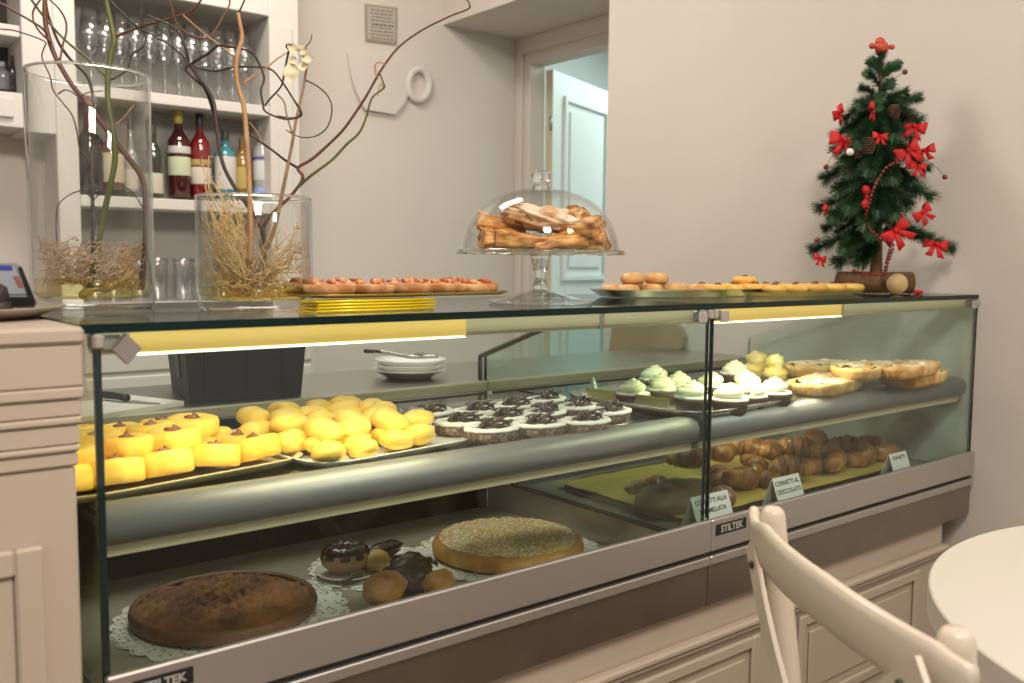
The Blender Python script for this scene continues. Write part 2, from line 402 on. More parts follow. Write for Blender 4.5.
for r in range(9):
    vv = 9+r*3.5; u = 369 + random.random()*2
    while u < 391:
        ln = random.uniform(2.0, 5.0); h = 1.7 if r == 4 else .95
        e = min(u+ln, 392.5); s_ = (u-366)*.115
        mb.prism([(u,vv+s_),(e,vv+s_+.3),(e,vv+s_+.3+h),(u,vv+s_+h)], wfr, .0095, .0101); u = e+random.uniform(.6,1.2)
build('lettering', mb, mat('notice_ink', (.12,.10,.08), .8), t)

# ------------------------------------------------------------------ bar bottles and glasses
def bottle(name, u, v0, v1, wpx, col, label_, cat='bottle', cap=(.02,.02,.02), lab=None, labr=(.22,.5), neck=None, y=2.44, clear=False, shoulder=.62, group='bottles on the bar shelf'):
    b0 = pt(u, v0, 'y', y); tp = pt(u, v1, 'y', y); h = tp.z-b0.z; r = wpx/2*depth(b0)/FPX; nr = neck or r*.33
    z0 = b0.z
    t = thing(name, (b0.x, y, z0), label_, cat, group)
    s = shoulder*h
    pr = [(0,0),(r*.92,0),(r,.012*h),(r,s),(r*.93,s+.04*h),(r*.6,s+.10*h),(nr*1.1,s+.16*h),(nr,h*.9),(nr,h*.91)]
    mb = MB(); mb.lathe(pr, (b0.x,y,z0), 24)
    build('body', mb, clear if clear else mat(name+'_glass', col, .12, coat=.5, spec=.6), t)
    mb = MB(); mb.lathe([(nr*1.12,h*.84),(nr*1.15,h*.845),(nr*1.15,h*.99),(nr*1.0,h),(0,h)], (b0.x,y,z0), 20); build('cap', mb, mat(name+'_cap', cap, .4), t)
    if lab:
        mb = MB(); mb.lathe([(r*1.012,h*labr[0]),(r*1.02,h*(labr[0]+.005)),(r*1.02,h*(labr[1]-.005)),(r*1.012,h*labr[1])], (b0.x,y,z0), 24)
        build('label', mb, mat(name+'_label', lab, .7), t)
    return t, (b0.x, y, z0, r, h)
def band(t, q, z0, z1, c):
    x, y, z, r, h = q; mb = MB(); mb.lathe([(r*1.014,h*z0),(r*1.022,h*(z0+.004)),(r*1.022,h*(z1-.004)),(r*1.014,h*z1)], (x,y,z), 24); build('label', mb, mat('band', c, .7), t)
t, q = bottle('liqueur_bottle', 180, 198, 110, 22, (.055,.006,.008), 'dark red bottle with yellow capsule and pale green label on bar shelf', cap=(.42,.36,.06), lab=(.55,.62,.42), labr=(.25,.46)); band(t, q, .50, .58, (.62,.60,.58))
t, q = bottle('aperitif_bottle', 201, 198, 114, 20, (.20,.012,.014), 'bright red bottle with black cap beside the dark red one', cap=(.015,.02,.018), lab=(.62,.57,.50), labr=(.16,.36)); band(t, q, .38, .45, (.42,.30,.12))
t, q = bottle('gin_bottle', 226, 198, 130, 21, (.05,.26,.30), 'turquoise bottle with white label between red and amber bottles', cap=(.08,.07,.06), lab=(.60,.58,.53), labr=(.12,.60))
t, q = bottle('rum_bottle', 243, 198, 138, 17, (.28,.17,.03), 'amber bottle behind the tan twig on the bar shelf', cap=(.25,.18,.05), lab=(.45,.34,.10), labr=(.15,.5))
t, q = bottle('vodka_bottle', 263, 197, 122, 19, (.42,.43,.43), 'clear bottle with silver and blue label at right end of the bar shelf', cap=(.55,.55,.55), lab=(.62,.62,.62), labr=(.22,.47)); band(t, q, .03, .12, (.30,.40,.70)); band(t, q, .49, .53, (.12,.10,.35))
t, q = bottle('wine_bottle', 154, 198, 126, 18, (.03,.035,.02), 'dark green bottle with cream label, just right of the tall vase', cap=(.03,.05,.02), lab=(.55,.52,.42), labr=(.06,.34), y=2.40)
t, q = bottle('spirit_bottle', 91, 192, 112, 26, (.02,.014,.016), 'very dark bottle at left end, seen through the tall vase', cap=(.12,.02,.02))
t, q = bottle('whisky_bottle', 112, 190, 132, 24, (.12,.045,.02), 'brown bottle with broad cream label, seen through the tall vase', cap=(.10,.04,.02), lab=(.52,.46,.33), labr=(.12,.62), shoulder=.70)
t, q = bottle('grappa_bottle', 132, 192, 118, 14, (.35,.36,.36), 'slim clear bottle with beige label, seen through the tall vase', cap=(.10,.12,.14), lab=(.55,.50,.42), labr=(.04,.30), shoulder=.45)
t, q = bottle('niche_bottle', 3, 90, 62, 14, (.20,.21,.24), 'pale bottle in the niche of the wall cabinet', cap=(.5,.5,.52), y=2.45)
t, q = bottle('niche_bottle', 13, 91, 56, 9, (.05,.03,.04), 'dark bottle at the right of the wall cabinet niche', cap=(.03,.03,.03), y=2.45)
# stemmed glasses on the upper shelf
gl = thing('wine_glass', (0,0,0), 'wine glass', 'glass', 'wine glasses on the upper bar shelf')
M_THIN = clear_glass('glassware', (.965,.97,.97), k=.95, base=.13, rough=.12)
mb = MB(); mb.lathe([(0,.095),(.016,.10),(.029,.125),(.033,.16),(.029,.205),(.0275,.205),(.0315,.16),(.0275,.127),(.015,.103),(0,.098)], (0,0,0), 20); build('bowl', mb, M_THIN, gl)
mb = MB(); mb.lathe([(0,0),(.033,.001),(.033,.003),(.008,.008),(.0038,.02),(.0038,.085),(.012,.097),(0,.099)], (0,0,0), 16); build('stem', mb, M_THIN, gl)
P = Proto(gl); n1 = 12
for row in range(2):
    for k in range(n1):
        x = lerp(xo0+.05, xo1-.05, (k+.25+.5*row)/(n1-.25))
        P.put((x, YF+.06+row*.085, zs1[1]), (0,0,k), f'wine glass, {ORD[k]} from the left in the {"front" if row == 0 else "rear"} row, upper bar shelf', scale=(1.05, 1.05, 1.15 if row == 0 else 1.45))
tb = MB(); tb.lathe([(0,.006),(.027,.006),(.031,.012),(.034,.11),(.036,.135),(.038,.135),(.036,.11),(.033,.006),(.031,0),(0,0)], (0,0,0), 20)
tb = build('tumbler', tb, M_THIN, at=(0,0,0)); tag(tb, 'tumbler', 'glass', 'tumblers on the back counter'); P = Proto(tb)
for k in range(9):
    x = lerp(bx(95), bx(266), k/8)
    P.put((x, YF+.05+.05*(k % 2), zb), (0,0,0), f'clear tumbler on the back counter under the bottles, {ORD[k]} from the left', scale=(1,1,1.2))
# ------------------------------------------------------------------ the two refrigerated display cases
L0, L1, R0, R1 = 0.0, 1.1293, 1.1307, 2.242
def Z(z): return T+z
RAIL, FL, SHZ = -.425, -.545, -.237
def case(x0, x1, label, decz, badge_uv):
    t = thing('display_case', ((x0+x1)/2, .36, T-.585), label, 'display case', 'refrigerated display cases')
    # glass
    mb = MB(); mb.box((x0-.014 if x0 == 0 else x0+.0002, 0, Z(-.011)), (x1+(.004 if x1 > 2 else -.0002), .52, Z(0)))
    mats = [M_GTOP, M_EDGE]
    o = build('top_glass', mb, mats, t)
    for p in o.data.polygons:
        if abs(p.normal.z) < .5: p.material_index = 1
    mb = MB(); mb.box((x0, 0, Z(RAIL-.02)), (x1, .006, Z(-.0115)))
    o = build('front_glass', mb, mats, t)
    for p in o.data.polygons:
        if abs(p.normal.y) < .5: p.material_index = 1
    for s in (0, 1):
        tk = .010 if x1 < 2 or s == 0 else .005
        xa = x0+(.002 if x0 else 0) if s == 0 else x1-.002-tk
        poly = [(.0065,-.475),(.0065,-.0115),(.30,-.0115),(.735,-.165),(.735,-.30),(.60,-.475)]
        mb = MB(); mb.prism(poly, lambda a, b, d: Vector((d, a, Z(b))), xa, xa+tk)
        o = build('side_glass', mb, mats, t)
        for p in o.data.polygons:
            if abs(p.normal.x) < .5: p.material_index = 1
        if s == 1 and x0 == 0:
            ed = [Vector((xa+.005, .300, Z(-.0125))), Vector((xa+.005, .735, Z(-.166))), Vector((xa+.005, .7365, Z(-.225)))]
            mb = MB(); mb.tube([ed[0]+Vector((0,.004,.001)), ed[1]+Vector((0,.004,.002))], .0062, 4); mb.tube([ed[1]+Vector((0,.004,.002)), ed[2]+Vector((0,.002,0))], .0062, 4)
            build('edge_profile', mb, mat('edge_profile_metal', (.10,.095,.075), .4, .6), t)
        # corner clamp: plastic block, metal pin and a small square hinge plate on the front glass
        xc = xa+.005; si = 1 if s == 0 else -1
        mb = MB(); mb.box((xc-.0068, -.006, Z(-.030)), (xc+.0068, .022, Z(-.0118)), .003)
        mb.box((xc+si*.010-.004, .0065, Z(-.034)), (xc+si*.030, .02, Z(-.014)), .003); cl = build('glass_clamp', mb, M_PLASTIC, t)
        if not (x0 == 0 and s == 0):
            mb = MB(); mb.box((xc+si*.013, -.006, Z(-.037)), (xc+si*.038, -.0003, Z(-.015)), .002); build('clamp_plate', mb, M_PLASTIC, cl)
        else:
            mb = MB(); c = Vector((.034, 0, Z(-.030))); q = .0165
            mb.prism([(0,-q*1.08),(q,0),(0,q*1.08),(-q,0)], lambda a, b, d: c + Vector((a, d, b)), -.016, -.0003); build('clamp_plate', mb, M_HINGE, cl)
    # mid shelf with its round front section
    mb = MB(); mb.box((x0+.011, .059, Z(SHZ-.008)), (x1-.011, .585, Z(SHZ)))
    sf = build('shelf', mb, mats, t)
    for p in sf.data.polygons:
        if abs(p.normal.z) < .5: p.material_index = 1
    for xk in (x0+.0115, x1-.0265):
        mb = MB(); mb.box((xk, .06, Z(SHZ-.022)), (xk+.015, .58, Z(SHZ-.0085)), .002); build('shelf_bracket', mb, M_STEEL, t)
    mb = MB()
    prof = [(.012+.032*math.sin(a)+.02, -.252+.0265*math.cos(a)) for a in [0]]  # section start
    sec = [(.058,-.2265)] + [(.040-.026*math.sin(a), -.2525+.026*math.cos(a)) for a in [i*math.pi/16 for i in range(17)]] + [(.058,-.2785)]
    mb.prism(sec, lambda a, b, d: Vector((d, a, Z(b))), x0+.0112, x1-.0112, smooth=True); build('front_tube', mb, M_TUBE, t)
    mb = MB(); mb.box((x0+.0113, .036, Z(-.292)), (x1-.0113, .040, Z(-.2775))); build('shelf_apron', mb, M_LEAD, t)
    mb = MB()                                # slotted air grille along the front of the shelf
    n = 46
    for k in range(n):
        x = lerp(x0+.03, x1-.03, k/(n-1))
        mb.box((x-.007, .062, Z(SHZ+.0003)), (x+.004, .078, Z(SHZ+.0016)))
    build('air_grille', mb, M_ALU, t)
    # rear frame, worktop and dark rear sliding panel
    mb = MB(); mb.box((x0, .712, Z(-.252)), (x1, .735, Z(-.226)), .003); build('rear_frame', mb, M_LEAD if False else mat('rear_frame_steel', (.50,.46,.34), .35, .7), t)
    mb = MB(); mb.box((x0, .7355, Z(-.25)), (x1, 1.14, Z(-.229)), .003); build('worktop', mb, M_STEEL, t)
    mb = MB(); mb.box((x0+.011, .70, Z(-.60)), (x1-.011, .711, Z(-.2525))); build('rear_panel', mb, M_DARK, t)
    # lower deck tub
    mb = MB()
    mb.box((x0+.003, .02, Z(decz-.006)), (x1-.003, .70, Z(decz)), .002)
    build('lower_deck', mb, M_STEELD, t)
    for xw in (x0, x1-.010):
        mb = MB(); mb.box((xw, .020, Z(-.476)), (xw+.010, .70, Z(-.60))); build('side_wall', mb, M_STEELD, t)
    # front rail, lower strip and steel body
    mb = MB(); mb.box((x0, -.013, Z(-.489)), (x1-.0005, -.0004, Z(RAIL)), .0025); mb.box((x0, .0062, Z(-.489)), (x1-.0005, .019, Z(RAIL-.022)), .002)
    rl = build('front_rail', mb, M_ALU, t)
    mb = MB(); mb.box((x0, -.002, Z(-.498)), (x1-.0005, .016, Z(-.4892))); build('shadow_gap', mb, M_BLACK, t)
    mb = MB(); mb.box((x0, -.013, Z(-.516)), (x1-.0005, .016, Z(-.4982)), .002); build('lower_strip', mb, M_ALU, t)
    mb = MB(); mb.box((x0, -.004, Z(-.582)), (x1-.0005, .60, Z(-.6005))); mb.box((x0, -.004, Z(-.582)), (x1-.0008, .016, Z(-.5165)))
    build('body_panel', mb, mat('body_steel', (.30,.27,.235), .28, .9, c2=(.26,.235,.20), ns=8), t)
    # maker's plate
    a = pt(badge_uv[0], badge_uv[1], 'y', -.0132); b = pt(badge_uv[2], badge_uv[3], 'y', -.0132)
    mb = MB(); mb.box((a.x, -.0146, Z(-.4585)), (b.x, -.0131, Z(-.4365)), .0005); bd = build('badge', mb, M_BLACK, rl)
    cx = (a.x+b.x)/2; sc = (b.x-a.x)/.105
    mb = text_mb('STILTEK', .0215*sc, lambda x, y, z: Vector((cx+x*1.0, -.0152+z*.0, Z(-.4475)+y)) + Vector((0, -z, 0)), .0008, .0006)
    build('badge_lettering', mb, M_SILVER, rl)
    # lamp under the glass top
    mb = MB()
    mb.prism([(.030,-.0118),(.075,-.0118),(.075,-.032),(.064,-.040),(.036,-.040),(.030,-.034)], lambda a, b, d: Vector((d, a, Z(b))), x0+.012, x1-.012)
    lp = build('lamp_housing', mb, M_LEAD, t)
    mb = MB(); xm = x0+.86 if x0 == 0 else x0+.5
    mb.box((xm-.006, .0285, Z(-.0405)), (xm+.006, .0765, Z(-.0118)), .001); build('lamp_bracket', mb, M_HINGE, lp)
    return t, lp
caseL, lampL = case(L0, L1, 'left refrigerated pastry display case with glass top, next to the cream pedestal', FL, (132,672,193,664))
caseR, lampR = case(R0, R1, 'right refrigerated pastry display case ending at the right wall', -.480, (716,530,746,520))
M_TUBEL = mat('lamp_diffuser', (.62,.48,.20), .5, emit=(1.0,.56,.04), es=.30)
M_TUBELW = mat('lamp_diffuser_face', (1,1,1), .5, emit=(1.0,.92,.62), es=1.7)
def lamp(par, xa, xb, power):
    mb = MB(); mb.box((xa, .0285, Z(-.0385)), (xb, .0298, Z(-.0135))); build('lamp_diffuser', mb, M_TUBEL, par)
    mb = MB(); mb.box((xa, .029, Z(-.0425)), (xb, .0365, Z(-.0402)), .0005); build('lamp_tube', mb, M_TUBELW, par)
    o = area('case_lamp', ((xa+xb)/2, .050, Z(-.0415)), ((xa+xb)/2, .13, Z(-.4)), xb-xa, .022, power, CASE_LIGHT)
lamp(lampL, .05, .56, 1.6)
lamp(lampR, R0+.04, R0+.50, 2.5)
# the right deck sits on a raised slatted floor; its grille behind the croissants
mb = MB()
for k in range(14):
    mb.box((R0+.04, .60+.004*k, Z(-.4797)), (R1-.06, .6022+.004*k, Z(-.478)))
build('deck_grille', mb, M_ALU, caseR)

# ------------------------------------------------------------------ cream base under the cases
xe = pt(943,520,'y',.012).x
t = thing('counter_base', ((0+xe)/2, .3, 0), 'cream panelled counter base under the two display cases', 'counter')
mb = MB(); mb.box((-.02, .012, .10), (xe, .62, Z(-.6012)), .003); build('body', mb, M_CREAM, t)
zf = pt(720,638,'y',-.002).z
mb = MB(); mb.box((-.02, -.010, zf), (xe, .0115, zf+.016), .005); mb.box((-.02, -.002, zf-.012), (xe, .0115, zf+.0), .003); build('moulding', mb, M_CREAM, t)
mb = MB(); mb.box((-.02, .03, 0), (xe, .6, .1)); build('plinth', mb, M_CREAM, t)
xs = [pt(918,575,'y',.01).x, pt(798,615,'y',.01).x, pt(758,633,'y',.01).x]
pw = xs[0]-xs[1]
zp = pt(918,570,'y',.004).z
def frame_panel(xa, xb):
    mb = MB(); d = .026
    for (a0,a1,b0,b1) in ((xa,xa+d,.2,zp),(xb-d,xb,.2,zp),(xa+d,xb-d,zp-d,zp),(xa+d,xb-d,.2,.2+d)):
        mb.box((a0,.001,b0),(a1,.0118,b1),.004)
    mb.box((xa+.045,.006,.245),(xb-.045,.0118,zp-.045),.003)
    build('panel', mb, M_CREAM, t)
frame_panel(xs[1], xs[0]); x = xs[2]
while x-pw > -.1:
    frame_panel(x-pw, x); x -= pw + (xs[1]-xs[2])

# ------------------------------------------------------------------ cream pedestal at the left
YP = -.035
def pp(u, v): return pt(u, v, 'y', YP)
xsl = pp(85,335).x; zt = pp(85,327).z; zsb = pp(85,344).z
t = thing('bar_pedestal', (xsl-.4, .25, 0), 'cream bar counter pedestal with stepped mouldings at the far left', 'counter')
mb = MB(); mb.box((xsl-1.0, YP, zsb), (xsl, .70, zt), .004); build('top_slab', mb, M_CREAM, t)
zz = [zsb, pp(82,387).z, pp(82,399).z, pp(82,417).z, pp(82,425).z, pp(82,446).z, pp(82,453).z, pp(82,468).z]
offs = [.004, .004, .008, .008, .012, .012, .016]
mb = MB()
for k in range(7):
    mb.box((xsl-1.0, YP+offs[k]-.0, zz[k+1]), (xsl-offs[k]*.45, .68, zz[k]-.0003), .0025)
build('cornice', mb, M_CREAM, t)
xb = xsl-.020*.45; 
mb = MB(); mb.box((xsl-1.0, YP+.020, 0), (xb, .68, zz[7]-.0003), .003); build('body', mb, M_CREAM, t)
px1 = pt(44,560,'y',YP+.01).x; pz1 = pt(40,546,'y',YP+.01).z
mb = MB()
for k, (d0, dd, yy) in enumerate(((0,.030,YP+.006),(.030,.022,YP+.012))):
    xa, xb2, z0, z1 = xsl-.55+d0, px1-d0, .18+d0, pz1-d0
    for (a0,a1,b0,b1) in ((xa,xa+dd,z0,z1),(xb2-dd,xb2,z0,z1),(xa+dd,xb2-dd,z1-dd,z1),(xa+dd,xb2-dd,z0,z0+dd)):
        mb.box((a0,yy,b0),(a1,YP+.0197,b1),.003)
build('panel_frame', mb, M_CREAM, t)
# ------------------------------------------------------------------ trays and pastries on the middle shelf
R = random.Random(11)
SZ = Z(SHZ)
def frame_from(front_l, front_r, back_l, z):
    """local frame of a tray from three places on the shelf"""
    A = pt(*front_l, 'z', z); B = pt(*front_r, 'z', z); C = pt(*back_l, 'z', z)
    ux = (B-A); w = ux.length; ux.normalize(); uy = Vector((-ux.y, ux.x, 0)); d = (C-A).dot(uy)
    return A, ux, uy, w, d
def tray_mb(A, ux, uy, w, d, h=.010, rim=.012, th=.0015, r=.02):
    """shallow rectangular tray with rounded corners and a flared rim"""
    mb = MB(); c = A + ux*w/2 + uy*d/2; n = 40
    def ring(ex, z):
        out = []
        for k in range(n):
            a = 2*math.pi*k/n; ca, sa = math.cos(a), math.sin(a); p = 7
            s = (abs(ca)**p + abs(sa)**p)**(-1/p)
            out.append(mb._v(c + ux*ca*s*(w/2+ex) + uy*sa*s*(d/2+ex) + Vector((0,0,z))))
        return out
    rings = [ring(-rim, 0), ring(-rim*.6, 0), ring(0, h), ring(.002, h), ring(.002, h-th), ring(-rim*.6+th, -0+th), ring(-rim, th)]
    for P_, Q_ in zip(rings, rings[1:]):
        for k in range(n): mb._f([P_[k], P_[(k+1)%n], Q_[(k+1)%n], Q_[k]])
    mb._f(rings[0][::-1]); mb._f(rings[-1]); return mb
M_YEL = mat('egg_yellow_dough', (.80,.46,.040), .6, c2=(.86,.57,.085), ns=25, bump=.25, bs=120, rnd=.08)
M_YEL2 = mat('pale_yellow_dough', (.86,.54,.07), .55, c2=(.90,.66,.17), ns=18, bump=.15, bs=90, rnd=.08)
M_JAM = mat('jam', (.26,.075,.015), .35, c2=(.16,.05,.012), ns=90, coat=.4, bump=.5, bs=200)
M_CHOC = mat('dark_chocolate', (.022,.009,.004), .28, c2=(.05,.022,.010), ns=60, coat=.3, bump=.4, bs=150)
M_CAKE = mat('chocolate_sponge', (.075,.034,.018), .85, c2=(.13,.065,.04), ns=120, bump=.5, bs=200)
M_CREAMW = mat('white_cream', (.82,.80,.74), .6, bump=.2, bs=140, sss=.1)
M_CREAMG = mat('whipped_cream', (.80,.77,.52), .55, c2=(.86,.83,.64), ns=50, bump=.1)
M_CREAMY = mat('yellow_custard', (.86,.68,.14), .4, c2=(.90,.82,.48), ns=60, lo=.4, hi=.6)

# left tray: yellow jam-centred biscuits
A, ux, uy, w, d = frame_from((118,500), (319,461), (240,413), SHZ)
tr = build('pastry_tray', tray_mb(A - ux*.09, ux, uy, w+.09, min(d, .39), .012, .014) , mat('paper_lined_tray', (.60,.50,.28), .5), at=A)
tag(tr, 'tray under the yellow jam-centred biscuits at the left end of the shelf', 'tray')
bi = thing('jam_biscuit', (0,0,0), 'yellow biscuit', 'biscuit', 'yellow jam biscuits on the left tray')
mb = MB()
def wob(a, r, z): return r*(1+.035*math.sin(3*a+1)+.02*math.sin(7*a)), z
mb.lathe([(0,0),(.034,0),(.0375,.002),(.0385,.010),(.0385,.020),(.0365,.0255),(.032,.0275),(.020,.0280),(.013,.0275),(.0095,.024),(0,.023)], (0,0,0), 26, fn=wob)
build('dough', mb, M_YEL, bi)
mb = MB(); mb.blob((0,0,.0245), (.0125,.0105,.0055), 12, 8, .7, 3, 2); mb.blob((.003,.002,.029), (.0055,.004,.0045), 8, 6, .6, 3, 4); build('jam', mb, M_JAM, bi)
P = Proto(bi); jn = 0
for row in range(5):
    for k in range(5):
        p = A + ux*(-.055 + .0735*k + (.012 if row % 2 else 0)) + uy*(.042 + .071*row)
        if (p - A).dot(ux) > w-.03: continue
        tilt = -.22 if row == 0 else R.uniform(-.10,.06)
        P.put((p.x, p.y, SZ+(.006 if row else .011)), (tilt, R.uniform(-.06,.06), R.uniform(-.5,.4)), f'yellow jam biscuit, bottom layer of left tray, {ORD[row]} row from front, {ORD[k]} from left', scale=(lambda q: (q, q, q*1.2))(R.uniform(.92,1.06)))
for row in range(3):
    for k in range(4):
        if (row, k) in ((0,3),(2,0),(2,2),(2,3)): continue
        p = A + ux*(-.02 + .076*k + R.uniform(-.008,.008)) + uy*(.084 + .082*row)
        P.put((p.x, p.y, SZ+.036+R.uniform(-.002,.003)), (R.uniform(-.16,.10), R.uniform(-.10,.10), R.uniform(-.6,.6)), f'yellow jam biscuit, upper layer of left tray, {ORD[row]} row from front, {ORD[k]} from left', scale=R.uniform(.95,1.06))

# second tray: heap of yellow stuffed pastries
A, ux, uy, w, d = frame_from((322,472), (478,443), (252,424), SHZ)
A2, w2, d2 = A, w, d
tr = build('pastry_tray', tray_mb(A, ux, uy, w+.02, .36, .010, .012), M_PORC, at=A)
tag(tr, 'white tray under the heap of yellow pastry puffs, second from left', 'tray')
mb = MB()
mb.blob((0,0,.0165), (.036,.0275,.0170), 22, 14, .10, 1.6, 3, fn=lambda u: 1 - .13*math.exp(-((u.z+.10)/.10)**2) - .10*math.exp(-(u.x/.18)**2)*max(0,u.z))
pf = build('yellow_puff', mb, M_YEL2, at=(0,0,0)); tag(pf, 'yellow puff', 'pastry', 'yellow pastry puffs on the second tray')
P = Proto(pf)
for layer, (nr, nc, zz, x0_, y0_) in enumerate(((6,5,.004,.036,.030),(5,4,.024,.062,.085),)):
    for r_ in range(nr):
        for c_ in range(nc):
            p = A + ux*(x0_+c_*.0635+(.024 if r_ % 2 else 0)+R.uniform(-.006,.006)) + uy*(y0_+r_*.052+R.uniform(-.006,.006))
            if (p-A).dot(ux) > w-.045: continue
            P.put((p.x, p.y, SZ+zz+R.uniform(-.002,.003)), (R.uniform(-.22,.22), R.uniform(-.22,.22), R.choice((0,0,.5,-.5,1.2))+R.uniform(-.3,.3)+.5),
                  f'yellow puff in {("bottom","middle","top")[layer]} layer of heap, {ORD[r_]} row from front, {ORD[c_]} from left', scale=R.uniform(.92,1.12))

# third tray: oval chocolate cakes with a white cream ring
A, ux, uy, w, d = frame_from((480,444), (640,427), (402,416), SHZ)
tr = build('pastry_tray', tray_mb(A - ux*.0, ux, uy, w+.01, d+.06, .009, .012), M_SILV, at=A)
tag(tr, 'silver tray under the oval chocolate cakes with cream rings', 'tray')
ov = thing('oval_cake', (0,0,0), 'oval cake', 'cake', 'oval chocolate cakes on the third tray')
mb = MB(); mb.lathe([(0,0),(.036,0),(.0385,.003),(.0385,.020),(.036,.024),(0,.024)], (0,0,0), 32, 1.18, .88); build('sponge', mb, mat('sugared_sponge', (.085,.040,.022), .9, c2=(.34,.27,.22), ns=170, lo=.45, hi=.75, bump=.4, bs=200), ov)
mb = MB(); rg = [Vector((math.cos(a)*.0335*1.18, math.sin(a)*.0335*.88, .0255)) for a in [i*2*math.pi/28 for i in range(29)]]
mb.tube(rg, [.0072+.0012*math.sin(i*2.3) for i in range(29)], 8, False, .8); mb.lathe([(0,.025),(.032,.026),(.031,.024)], (0,0,0), 24, 1.18, .88); build('cream_ring', mb, M_CREAMW, ov)
mb = MB(); rr = random.Random(5)
for k in range(16):
    a = rr.random()*6.3; q = rr.random()**.6
    c = Vector((math.cos(a)*q*.024*1.15, math.sin(a)*q*.017, .033+rr.random()*.010)); dv = Vector((rr.uniform(-1,1), rr.uniform(-1,1), rr.uniform(-.2,.8)))*.011
    mb.tube([c-dv, c+Vector((0,0,.003)), c+dv], [.003,.0048,.0025], 6, True, .6)
mb.blob((0,0,.028), (.027,.019,.006), 14, 8, .35, 3, 8)
build('chocolate_curls', mb, M_CHOC, ov); P = Proto(ov)
spots = [(440,415,'leftmost in the rear row'),(478,413,'second from the left in the rear row'),(512,409,'third from the left in the rear row'),(549,402,'rearmost, behind the middle of the tray'),
         (582,409,'in front of the white pointed card'),(614,414,'rightmost, beside the white pointed card'),(465,425,'leftmost in the middle row'),(507,420,'second from the left in the middle row'),
         (548,415,'in the centre of the tray'),(500,431,'left one of the front row'),(544,427,'middle one of the front row'),(582,424,'right one of the front row')]
pos = []
for u, v, txt in spots: pos.append(pt(u, v-2, 'z', SHZ+.026) + Vector((.01,.02,0)))
for it in range(40):                          # let them lie side by side
    for i in range(len(pos)):
        for j in range(i):
            dv = pos[i]-pos[j]; e = Vector((dv.x/1.22, dv.y/.92, 0)); need = .080
            if e.length < need and e.length > 1e-6:
                q = (need-e.length)/2*.5; e.normalize(); pos[i] += Vector((e.x*q, e.y*q, 0)); pos[j] -= Vector((e.x*q, e.y*q, 0))
for p, (u, v, txt) in zip(pos, spots):
    P.put((p.x, p.y, SZ+.004), (0, 0, R.uniform(-.5,.3)), scale=(1.10,1.06,.80), label='oval chocolate cake with cream ring, ' + txt)
# folded card standing on the tray
def card(name, c, ang, w_, h_, lines, label, tilt=.28, size=.0125, peak=False, scr=None):
    """tent card: two leaves leaning together; c is the middle of its foot"""
    t = thing(name, c, label, 'price card', None)
    e = Vector((math.cos(ang), math.sin(ang), 0)); n = Vector((math.sin(ang), -math.cos(ang), 0)); up = Vector((0,0,1))
    st, ct = math.sin(tilt), math.cos(tilt)
    top = Vector(c)+up*h_*ct
    for s_ in (1, -1):
        mb = MB()
        def fr(a, b, dd): return top + e*a + (n*st*s_ - up*ct)*(h_-b) + n*s_*dd
        poly = [(-w_/2,0),(w_/2,0),(w_/2,h_),(-w_/2,h_)] if not peak else [(-w_/2,0),(w_/2,0),(w_*.12,h_),(-w_*.12,h_)]
        mb.prism(poly, fr, 0, .0006); lf = build('leaf', mb, M_PAPERC, t)
        if s_ == 1 and lines:
            for i, ln in enumerate(lines):
                tm = text_mb(ln, size, lambda x, y, z, i=i: fr(x, h_*(.84-.215*i)+y, .0009+z), .0003, .0003)
                build('lettering', tm, M_INK, lf)
    return t
p = pt(599,404,'z',SHZ+.0); card('tent_card', (p.x, p.y+.02, SZ+.004), .5, .035, .055, [], 'small blank pointed card behind the oval chocolate cakes', .25, peak=True)

# fourth tray: cream-topped cupcakes
A, ux, uy, w, d = frame_from((705,419), (800,402), (612,392), SHZ+.01)
tr = build('pastry_tray', tray_mb(A - ux*.02, ux, uy, w+.05, d+.02, .012, .012), M_SILV, at=A)
tag(tr, 'silver tray under the cream-topped cupcakes, middle of the shelf', 'tray')
mb = MB(); c = A
mb.prism([(0,.022),(d*.62,.022),(d*.62,.0),(0,0)], lambda a, b, dd: A + uy*(a+.10) + ux*(dd) + Vector((0,0,b+.005)), .012, .014)
pe = build('gold_paper', mb, mat('gold_paper_edge', (.46,.40,.12), .5)); tag(pe, 'folded gold paper edge along the left side of the cupcakes', 'paper')
cu = thing('cream_cupcake', (0,0,0), 'cupcake', 'cupcake', 'cream-topped cupcakes on the fourth tray')
mb = MB(); n = 28
mb.lathe([(0,0),(.030,0),(.036,.020),(.037,.022),(.034,.028),(0,.030)], (0,0,0), 28, fn=lambda a, r, z: (r*(1+.025*math.cos(14*a) if z < .021 else r/r) if False else r, z))
build('sponge', mb, mat('dusted_sponge', (.10,.055,.045), .9, c2=(.14,.08,.06), ns=90, dust=(.80,.79,.74), dust_lo=.2, dust_hi=.45, bump=.3, bs=180), cu)
mb = MB(); path = []; rads = []
for i in range(46):
    q = i/45; a = q*2*math.pi*2.6; rad = .023*(1-q)**.8
    path.append((rad*math.cos(a), rad*math.sin(a), .033+.021*q)); rads.append(.0098*(1-q*.55))
mb.tube(path, rads, 8); build('cream_swirl', mb, M_CREAMG, cu); P = Proto(cu)
spots = [(633,391,'leftmost, at the tray corner'),(660,387,'second from the left, front of the glass edge'),(680,383,'third from the left, at the back'),(694,395,'just left of the glass joint'),
         (711,383,'behind the glass joint'),(728,397,'front row, just right of the glass joint'),(745,384,'middle of the right half'),(750,393,'front row, second from the right'),(774,390,'front row, rightmost'),
         (655,377,'rear row, left'),(735,371,'rear row, right')]
pos = [pt(u, v+4, 'z', SHZ+.030) for u, v, s_ in spots]
